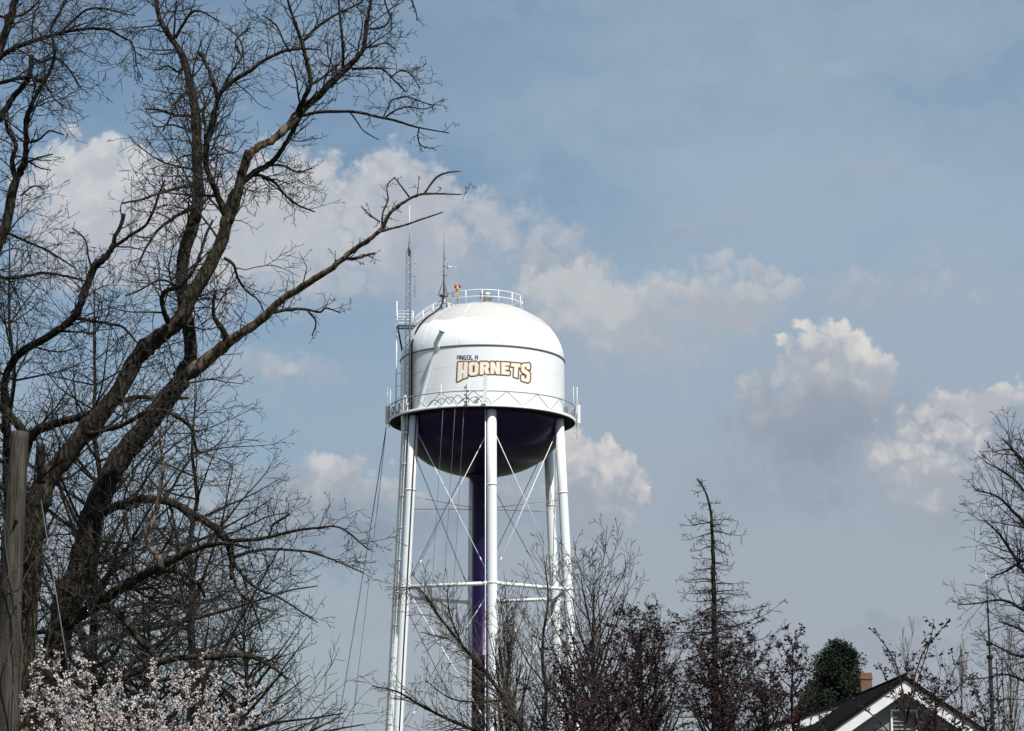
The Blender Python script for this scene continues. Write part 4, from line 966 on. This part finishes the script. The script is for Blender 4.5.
        tiers = [(484, 10), (490, 12), (505, 16), (511, 12), (523, 34), (530, 36), (541, 26), (546, 30), (561, 26), (568, 24), (578, 42), (585, 48), (592, 38), (600, 26), (611, 44), (618, 32), (628, 40), (634, 62), (642, 40), (650, 60), (658, 44), (668, 64), (680, 50), (690, 66), (705, 55), (718, 66), (735, 60)]
        def trunk_at(py):
            for i in range(len(path)-1):
                if path[i+1][1] <= py <= path[i][1]:
                    f = (py-path[i][1])/(path[i+1][1]-path[i][1]); return at(path[i][0]+f*(path[i+1][0]-path[i][0]), py, Y)
        for py, ln in tiers:
            q = trunk_at(py); l = ln*1.25*Y/F; k = rnd.randint(3, 5) if py > 520 else 2; a0 = rnd.uniform(0, 6.28)
            for j in range(k):
                a = a0+j*6.28/k+rnd.uniform(-.5, .5); s_ = l*rnd.uniform(.35, 1.25)*(1.35 if py > 600 else 1); m = 7; p = q+Vector((0, 0, rnd.uniform(-.08, .08)))
                d = Vector((math.cos(a), math.sin(a), rnd.uniform(-.1, .35))).normalized(); lp_ = [p]
                for i in range(m):
                    d = d+perp(d)*.08; d.z += (-.07 if i < 4 else .10); d.normalize(); lp_.append(lp_[-1]+d*s_/m)
                lr_ = [max(.0065, .022*(1-i/m)*min(1, s_)) for i in range(m+1)]
                BW.tube(lp_, lr_, 5, cap=False)
                dress(BT, lp_, lr_, PC, 9.5, .08, (.46 if py > 520 else .26), 1, start=.12)
        L.add(BW, 'trunk', M['bark_dark']); L.add(BT, 'crown', M['dead_needle'])
    conifer()

    # purple-leaved plums
    def plum_leaves(size, per, thin=1.0, mat='plum_leaf', name='leaves'):
        def fn(L, tips):
            B = MB()
            for pts, dirs in tips:
                for i in range(1, len(pts)):
                    if rnd.random() > thin: continue
                    for k in range(rnd.randint(1, per)):
                        p = pts[i-1].lerp(pts[i], rnd.random())+perp(Vector((0, 0, 1)))*rnd.uniform(0, size*.7)
                        a = perp(Vector((0, 0, 1))); a.z += rnd.uniform(-.3, .9); a.normalize(); c = perp(a); s_ = size*rnd.uniform(.5, 1.15)
                        b0 = len(B.v); n_ = a.cross(c)*s_*.18
                        for q in (p, p+a*s_*.5+c*s_*.3+n_, p+a*s_, p+a*s_*.5-c*s_*.3+n_): B.v.append(tuple(q))
                        B.face((b0, b0+1, b0+2, b0+3))
            L.add(B, name, M[mat], smooth=False)
        return fn
    PL = dict(step=.2, kink=.16, up=.07, rmin=.004, dens=(3.0, 1.8), ang=(25, 60), ratio=(.4, .8), lift=.3, ld=3.4, tl=(.22, .5), tiplvl=1)
    gp = 'purple leaved plum trees along the bottom'
    for (px, Y, top, sp, nl, lab) in ((575, 44, 668, 95, 16, 'low plum tree with maroon leaves in front of the right tower legs'), (640, 42, 632, 105, 20, 'maroon leaved plum tree left of the dead conifer'),
                                      (722, 40, 648, 105, 22, 'dense maroon leaved plum tree around the foot of the dead conifer'), (792, 41, 640, 70, 11, 'maroon leaved plum tree left of the dark round evergreen'),
                                      (608, 39, 690, 90, 12, 'low maroon plum between the budding upright tree and the tower legs'), (765, 37, 686, 90, 12, 'low maroon plum right of the dead conifer, lowest of the row'),
                                      (985, 40, 702, 80, 9, 'sparse maroon plum between the house gable and the radio mast'), (935, 38, 690, 100, 12, 'maroon leaved plum with long wand branches standing before the house gable')):
        gen_tree('plum_tree', lab, px, Y, top+(0 if px != 915 else 10), sp*1.5, PL, .16, int(nl*2.6), 1, 'bark_red', 'twig_dark', gp, limb_up=(25, 68), first=.45, leaf=plum_leaves(.075, 3, .8 if px < 900 else .5), limb_len=(.55, 1.05))
    # two wand branches over the gable
    def wands():
        global WS; WS = .62
        Y = 36; b = at(905, 800, Y); root = thing('plum_tree', (b.x, Y, 0), 'slender maroon plum whose bare wands fan out above the roof peak', 'tree', gp); L = Local(root)
        BW = MB(); tips = []; BT = MB()
        for path in ([(904, 930, 6, 0), (905, 800, 4.6, 0), (905, 731, 3.4, 0), (904, 700, 2.8, 0), (897, 668, 2.2, 0), (885, 645, 1.7, -.2), (870, 628, 1.1, -.3)],
                     [(905, 731, 3, 0), (912, 690, 2.4, .2), (922, 655, 1.8, .3), (934, 638, 1.4, .3), (950, 620, 1, .3)],
                     [(908, 715, 2.4, 0), (918, 680, 2, -.2), (929, 645, 1.6, -.2), (934, 621, 1, -.2)],
                     [(900, 684, 2, 0), (892, 662, 1.6, .3), (884, 650, 1, .4)], [(904, 712, 2.2, 0), (893, 695, 1.8, .3), (884, 675, 1.4, .4), (878, 662, 1, .4)],
                     [(905, 740, 2.6, 0), (930, 715, 2.2, 0), (955, 690, 1.8, .2), (975, 672, 1.2, .3)], [(905, 745, 2.6, 0), (950, 728, 2, 0), (975, 712, 1.4, .2)], [(905, 750, 2.6, 0), (880, 722, 2.2, 0), (862, 706, 1.6, .2), (850, 690, 1, .3)]):
            pts, rad = limb_pts(path, Y, .1, 4); BW.tube(pts, rad, 6)
            if path[0][1] < 900: tips.append((pts, None))
            else: tips.append((pts[14:], None))
            dress(BT, pts, rad, PL, 1.6, .12, .4, 0, tips, start=.3)
        L.add(BW, 'trunk', M['bark_red']); L.add(BT, 'crown', M['twig_dark']); plum_leaves(.08, 5, 1.)(L, tips); WS = 1.0
    wands()

    # pale upright shoots at the right
    SH = dict(step=.3, kink=.05, up=.16, rmin=.0055, dens=(2.2, 1.6), ang=(12, 30), ratio=(.4, .8), lift=.4, ld=2.8, tl=(.3, .6), bud=1.8)
    for (px, Y, top, sp, lab) in ((905, 74, 650, 60, 'pale upright shoots rising behind the roof peak'), (960, 72, 660, 55, 'pale upright shoots between the house and the radio mast'), (1010, 70, 640, 60, 'pale upright shoots right of the radio mast')):
        gen_tree('poplar', lab, px, Y, top, sp, SH, .16, 22, 1, 'bark_pale', 'twig_pale', 'pale upright trees behind the house', limb_up=(55, 78), first=.3, limb_len=(.8, 1.7))

    # evergreen
    def evergreen():
        Y = 91; c = at(838, 700, Y); root = thing('evergreen_tree', (c.x, Y, 0), 'dark rounded evergreen rising beside the brick chimney', 'tree'); L = Local(root)
        BW = MB(); topz = at(838, 641, Y).z; BW.tube([(c.x, Y, -.1), (c.x+.05, Y, topz*.5), (c.x, Y, topz-.4)], [.2, .13, .03], 8)
        B = MB(); lobes = []
        for k in range(135):
            t = rnd.random()**.7; z = 3.2+(topz-3.6)*t; rr = 3.1*max(.02, 1-t)**.62
            a = rnd.uniform(0, 6.28); rr *= rnd.uniform(.5, 1.38); q = Vector((c.x+math.cos(a)*rr*.72, Y+math.sin(a)*rr*.72, z)); lobes.append((q, rnd.uniform(.2, .52)))
            BW.tube([(c.x, Y, z-.3), tuple(q)], [.04, .012], 5, cap=False)
        lobes.append((Vector((c.x, Y, topz-.35)), .4)); lobes.append((Vector((c.x-.25, Y, topz-.8)), .5)); lobes.append((Vector((c.x+.3, Y, topz-1.0)), .5))
        for q, r_ in lobes:
            for k in range(int(1300*r_)):
                d = Vector((rnd.gauss(0, 1), rnd.gauss(0, 1), rnd.gauss(0, 1))).normalized(); p = q+Vector((d.x, d.y, d.z*.8))*r_*(rnd.random()**.4)*(1.05+.3*rnd.random())
                a = (d+perp(d)*.7).normalized(); cc = perp(a); s_ = rnd.uniform(.07, .14); b0 = len(B.v)
                for v in (p, p+a*s_*.5+cc*s_*.28, p+a*s_, p+a*s_*.5-cc*s_*.28): B.v.append(tuple(v))
                B.face((b0, b0+1, b0+2, b0+3))
        L.add(BW, 'trunk', M['bark_dark']); L.add(B, 'crown', M['evergreen'], smooth=False)
    evergreen()

    # cherry in blossom
    def blossom():
        Y = 33; b = at(135, 800, Y); root = thing('cherry_tree', (b.x, Y, 0), 'small cherry tree covered in pinkish white blossom at bottom left', 'tree'); L = Local(root)
        BW = MB(); BT = MB(); tips = []
        PB = dict(step=.14, kink=.16, up=.07, rmin=.0035, dens=(4.5, 3.0), ang=(22, 60), ratio=(.4, .8), lift=.4, tiplvl=1)
        heads = [(30, 672), (45, 690), (52, 660), (62, 668), (78, 655), (95, 672), (110, 690), (120, 668), (60, 700), (30, 712), (85, 700), (150, 668), (160, 690), (178, 672), (200, 664), (190, 690), (225, 668), (215, 690), (245, 690), (262, 686), (170, 712), (205, 712), (235, 712), (130, 712), (100, 720), (150, 725), (20, 735), (60, 735), (185, 735), (220, 735), (250, 740), (140, 690), (80, 728), (12, 700), (120, 738), (272, 708), (45, 720), (200, 726), (165, 735), (38, 655), (26, 690)]
        BW.tube([(b.x, Y, -.1), (b.x+.05, Y, .9), (b.x-.03, Y, 1.7), (b.x, Y, 2.2)], [.15, .12, .11, .09], 8)
        for hx, hy in heads:
            dy = rnd.uniform(-1.1, 1.1); e = at(hx, hy, Y+dy); s_ = Vector((b.x, Y, rnd.uniform(1.6, 2.2)))
            mid = s_.lerp(e, .55)+Vector((0, 0, -.12)); pts = smooth_path([s_, s_.lerp(mid, .5)+Vector((0, 0, .05)), mid, e], 4)
            n = len(pts); rad = [max(.005, .03*(1-i/n)) for i in range(n)]; BW.tube(pts, rad, 6, cap=False)
            dress(BT, pts, rad, PB, 9, .15, .5, 1, tips, start=.4); tips.append((pts[n*2//3:], None))
        L.add(BW, 'trunk', M['bark_red']); L.add(BT, 'crown', M['twig_dark'])
        B = MB()
        for pts, _ in tips:
            if rnd.random() < .08: continue
            for i in range(1, len(pts)):
                if rnd.random() < .35: continue
                node = pts[i-1].lerp(pts[i], rnd.random()); big = rnd.uniform(.6, 1.2)
                for k in range(rnd.randint(3, 8)):
                    p = node+perp(Vector((0, 0, 1)))*rnd.uniform(0, .05)*big+Vector((0, 0, rnd.uniform(-.03, .045)*big))
                    nrm = (perp(Vector((0, 0, 1)))+Vector((0, -.2, rnd.uniform(-.2, .9)))).normalized(); u = perp(nrm); v = nrm.cross(u); r_ = rnd.uniform(.011, .021); b0 = len(B.v)
                    B.v.append(tuple(p)); ph = rnd.random()
                    for j in range(10):
                        a = 2*math.pi*(j/10+ph); q = r_*(1 if j % 2 == 0 else .62); B.v.append(tuple(p+(u*math.cos(a)+v*math.sin(a))*q+nrm*(.006 if j % 2 == 0 else .004)))
                    for j in range(10): B.face((b0, b0+1+j, b0+1+(j+1) % 10))
        L.add(B, 'blossom', M['blossom'], smooth=False)
    blossom()

# ------------------------------------------------------------ utility pole, its wire and vine
def pole():
    Y = 27; b = at(9, 800, Y); root = thing('utility_pole', (b.x, Y, 0), 'weathered grey wooden pole with flat sawn top at left edge', 'pole'); L = Local(root)
    m = MB(); pts, rad = limb_pts([(-1, 960, 27, 0), (4, 800, 25, 0), (7, 700, 23, 0), (12, 580, 20, 0), (17, 480, 18.5, 0), (20.5, 432, 17.5, 0)], Y, 0, 6)
    rad = [w/2*Y/F for w in [27-9.5*i/(len(pts)-1) for i in range(len(pts))]]
    m.tube(pts, rad, 20, jitter=.012); L.add(m, 'pole_shaft', M['pole'])
    m = MB(); p = at(15, 520, Y-.2); m.tube([p+Vector((0, -.0, 0)), p+Vector((0, .3, 0))], .02, 6); L.add(m, 'bolt', M['dark_steel'])
    # dry vine climbing the pole
    v = bpy.data.objects.new('climbing_vine', None); COL.objects.link(v); bb = at(15, 800, Y-.35); v.location = (bb.x, Y-.3, 0)
    tag(v, 'thin dry vine twining up the front of the wooden pole', 'vine'); LV = Local(v); s = MB(); tw = MB()
    PV = dict(step=.1, kink=.22, up=.05, rmin=.0022, dens=(4, 3), ang=(30, 70), ratio=(.4, .8), lift=.2)
    for path in ([(14, 900, 2, -.3), (18, 731, 1.8, -.3), (8, 660, 1.5, -.3), (20, 620, 1.4, -.28), (14, 590, 1.3, -.26), (6, 552, 1.1, -.25), (4, 520, .8, -.25)],
                 [(18, 731, 1.6, -.3), (22, 650, 1.4, -.3), (17, 600, 1.3, -.28), (30, 568, 1.2, -.3), (48, 545, 1.1, -.3), (60, 512, .9, -.3), (58, 495, .6, -.3)],
                 [(22, 590, 1.2, -.28), (12, 545, 1, -.25), (12, 500, .9, -.23), (12, 450, .8, -.2), (14, 425, .7, -.2), (4, 412, .5, -.2)],
                 [(0, 588, 1.4, -.3), (12, 572, 1.2, -.3), (26, 560, 1.1, -.3), (34, 540, .8, -.3)]):
        pts, rad = limb_pts(path, Y, .4, 4); s.tube(pts, rad, 5); dress(s, pts, rad, PV, 2.0, .1, .35, 0, start=.3)
    LV.add(s, 'stem', M['twig_mid'])
    # slanting wire with its insulator, tied to the broken stub of the tree behind
    w = thing('guy_wire', (at(85, 800, 33).x, 33, 0), 'thin blue grey wire slanting down from behind the pole into the blossom', 'wire'); LW = Local(w); m = MB()
    m.tube([at(41, 500, 38.0), at(66, 655, 35.5)], .0085, 6); m.tube([at(75, 706, 34.8), at(90, 790, 33.5), (at(85, 800, 33).x, 33, 0)], .0085, 6); LW.add(m, 'strand', M['wire'])
    m = MB(); m.tube([at(66, 655, 35.5), at(71, 685, 35.1)], .016, 8); m.tube([at(71, 685, 35.1), at(72, 690, 35.05), at(74, 702, 34.85), at(75, 706, 34.8)], [.02, .05, .05, .02], 10); LW.add(m, 'insulator', M['cable'])
pole()
def thin_mast():
    Y = 52; b = at(133, 800, Y); m = MB(); m.tube([(b.x, Y, 0), tuple(at(131.5, 176, Y))], [.024, .012], 6)
    tag(m.build('antenna_pole', M['mast_grey'], origin=(b.x, Y, 0)), 'very thin grey antenna pole standing among the bare branches at left', 'pole')
thin_mast()

# radio mast at right
def radio_mast():
    Y = 66; b = at(996, 800, Y); root = thing('radio_mast', (b.x, Y, 0), 'dark slim mast with thin whip, right of the house', 'mast'); L = Local(root); x = b.x
    z = lambda py: at(996, py, Y).z
    m = MB(); m.tube([(x, Y, 0), (x, Y, z(657))], .062, 10); L.add(m, 'lower_pole', M['cable'])
    m = MB(); m.tube([(x, Y, z(657)), (x, Y, z(600))], .026, 8)
    for py, r_ in ((657, .10), (644, .08), (610, .045)): m.tube([(x, Y, z(py)-.05), (x, Y, z(py)+.05)], r_, 8)
    L.add(m, 'upper_pole', M['dark_steel'])
    m = MB(); m.tube([(x, Y, z(600)), (x-.02, Y, z(567))], [.02, .014], 6); L.add(m, 'whip', M['steel'])
    m = MB(); x2 = x+.2
    for xx in (x2, x2+.16): m.tube([(xx, Y+.1, 0), (xx, Y+.1, z(658))], .018, 5)
    k = 0; zz = 1.
    while zz < z(662): m.tube([(x2, Y+.1, zz), (x2+.16, Y+.1, zz+.3)], .01, 4); m.tube([(x2+.16, Y+.1, zz+.3), (x2, Y+.1, zz+.6)], .01, 4); zz += .6
    m.tube([(x, Y, z(668)), (x2, Y+.1, z(668))], .02, 5); m.tube([(x, Y, 3), (x2, Y+.1, 3)], .02, 5); L.add(m, 'ladder_rail', M['dark_steel'])
radio_mast()

# ------------------------------------------------------------ house
def siding():
    m, t, b = new_mat('lap_siding')
    tc = N(t, 'ShaderNodeTexCoord'); sp = N(t, 'ShaderNodeSeparateXYZ'); t.links.new(tc.outputs['Object'], sp.inputs[0])
    fr = math_n(t, 'FRACT', math_n(t, 'DIVIDE', sp.outputs[2], .13))
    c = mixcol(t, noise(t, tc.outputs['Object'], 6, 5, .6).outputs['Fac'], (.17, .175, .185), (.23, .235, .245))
    t.links.new(c, b.inputs['Base Color']); b.inputs['Roughness'].default_value = .6
    bp = N(t, 'ShaderNodeBump'); bp.inputs['Strength'].default_value = 1; bp.inputs['Distance'].default_value = .02; bp.invert = True
    t.links.new(fr, bp.inputs['Height']); t.links.new(bp.outputs[0], b.inputs['Normal']); return m
def shingles():
    m, t, b = new_mat('dark_shingles')
    tc = N(t, 'ShaderNodeTexCoord'); br = N(t, 'ShaderNodeTexBrick'); t.links.new(tc.outputs['Object'], br.inputs['Vector'])
    br.inputs['Scale'].default_value = 4; br.inputs['Color1'].default_value = (.014, .0135, .014, 1); br.inputs['Color2'].default_value = (.018, .017, .017, 1); br.inputs['Mortar'].default_value = (.01, .01, .01, 1)
    t.links.new(br.outputs[0], b.inputs['Base Color']); b.inputs['Roughness'].default_value = 1; b.inputs['Specular IOR Level'].default_value = 0; return m
def brick():
    m, t, b = new_mat('orange_brick')
    tc = N(t, 'ShaderNodeTexCoord'); mp = N(t, 'ShaderNodeMapping'); mp.inputs['Rotation'].default_value = (R(90), 0, 0); t.links.new(tc.outputs['Object'], mp.inputs[0])
    br = N(t, 'ShaderNodeTexBrick'); t.links.new(mp.outputs[0], br.inputs['Vector'])
    br.inputs['Scale'].default_value = 4.5; br.inputs['Color1'].default_value = (.15, .055, .028, 1); br.inputs['Color2'].default_value = (.21, .09, .04, 1); br.inputs['Mortar'].default_value = (.22, .18, .15, 1)
    t.links.new(br.outputs[0], b.inputs['Base Color']); b.inputs['Roughness'].default_value = .9; return m
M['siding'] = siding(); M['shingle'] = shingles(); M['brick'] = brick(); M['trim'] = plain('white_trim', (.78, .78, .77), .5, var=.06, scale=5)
M['glass'] = plain('window_glass', (.03, .035, .04), .08)
M['vent_dark'] = plain('vent_slats', (.16, .16, .17), .6)
def gable_house(root, x, y0, depth, zr, half, pitch, vent=True, chim=False, over=.45):
    """ridge along +Y, gable facing the camera; x = ridge, zr = ridge height"""
    L = Local(root); ze = zr-pitch*half
    m = MB(); y1 = y0+over
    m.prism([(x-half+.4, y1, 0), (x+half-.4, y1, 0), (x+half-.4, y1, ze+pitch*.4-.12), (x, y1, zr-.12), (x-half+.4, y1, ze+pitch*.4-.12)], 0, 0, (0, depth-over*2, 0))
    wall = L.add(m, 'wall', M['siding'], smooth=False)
    th_ = .14; roofs = []
    m = MB()
    for s in (-1, 1):
        a = Vector((x, y0-.06, zr)); e = Vector((x+s*(half+.25), y0-.06, zr-pitch*(half+.25))); up = Vector((0, 0, th_))
        p = [a, e, e+up, a+up]
        if s < 0: p = list(reversed(p))
        m.prism(p, 0, 0, (0, depth+.12, 0))
    m.tube([(x, y0-.07, zr+th_), (x, y0+depth+.07, zr+th_)], .06, 6)
    roof = L.add(m, 'roof', M['shingle'], smooth=False)
    bw = .31
    for s in (-1, 1):
        m = MB(); a = Vector((x+s*.0, y0, zr-.004)); e = Vector((x+s*(half+.2), y0, zr-pitch*(half+.2)-.004)); dn = Vector((0, 0, -bw*math.sqrt(1+pitch*pitch)))
        p = [a, e, e+dn, a+dn]
        if s > 0: p = list(reversed(p))
        m.prism(p, 0, 0, (0, .05, 0)); L.add(m, 'rake_board', M['trim'], roof, smooth=False)
        # soffit
        m = MB(); dn2 = Vector((0, 0, -.2)); o = Vector((0, .052, -.01)); p = [a+o+dn2, e+o+dn2, e+o+dn2-Vector((0, 0, .03)), a+o+dn2-Vector((0, 0, .03))]
        if s > 0: p = list(reversed(p))
        m.prism(p, 0, 0, (0, over-.06, 0)); L.add(m, 'soffit', M['trim'], roof, smooth=False)
        m = MB(); m.box((x+s*(half+.12), y0+depth/2, zr-pitch*(half+.25)-.02), (.1, depth-.1, .12)); L.add(m, 'gutter', M['trim'], roof, smooth=False)
    if vent:
        m = MB(); zc = zr-1.25; w = .34
        for dz_, sz in ((.38, (.8, .05, .06)), (-.38, (.8, .05, .06))): m.box((x, y1-.04, zc+dz_), sz)
        for dx in (-.37, .37): m.box((x+dx, y1-.041, zc), (.06, .05, .7))
        vf = L.add(m, 'gable_vent', M['trim'], smooth=False)
        m = MB(); m.box((x, y1-.012, zc), (.68, .02, .7))
        for k in range(6): m.box((x, y1-.03, zc-.29+.115*k), (.67, .07, .015), Matrix.Rotation(R(35), 3, 'X'))
        L.add(m, 'slats', M['vent_dark'], vf, smooth=False)
    # windows below (out of the photo, but part of the front)
    for dx in (-half*.45, half*.45):
        m = MB(); zc = 1.55
        for sz, o in (((1.2, .08, .1), (0, .65)), ((1.2, .08, .1), (0, -.65)), ((.1, .08, 1.2), (-.55, 0)), ((.1, .08, 1.2), (.55, 0)), ((.98, .05, .05), (0, 0))): m.box((x+dx+o[0], y1-.035, zc+o[1]), sz)
        wf = L.add(m, 'window', M['trim'], smooth=False); m = MB(); m.box((x+dx, y1-.01, zc), (1.0, .02, 1.2)); L.add(m, 'pane', M['glass'], wf, smooth=False)
    if chim:
        m = MB(); cy = y0+depth*.93; cx = at(866, 690, cy).x; zt = at(865, 673, cy).z
        m.box((cx, cy, zr-.9+(zt-zr+.9)/2), (.37, .37, zt-zr+.9)); ch = L.add(m, 'chimney', M['brick'], roof, smooth=False)
        m = MB(); m.box((cx, cy, zt-.16), (.42, .42, .12)); L.add(m, 'cap', M['brick'], ch, smooth=False)
HP = at(905, 680, 68)
hs = thing('house', (HP.x, 73, 0), 'house with dark shingled gable roof, white rake boards and brick chimney', 'house')
gable_house(hs, HP.x, 68, 11, HP.z, 4.6, .68, True, True)
# the neighbour's low roof to the left, its white fascia catching the sun
def garage():
    Y = 80; p1 = at(836, 706, Y); root = thing('garage', (p1.x, Y+3, 0), 'low garage with bright white roof edge, left of the house', 'garage'); L = Local(root)
    px1 = p1.x+.4; zr = p1.z+.1
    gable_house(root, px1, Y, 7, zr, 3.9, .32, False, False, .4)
garage()
bpy.context.view_layer.update()
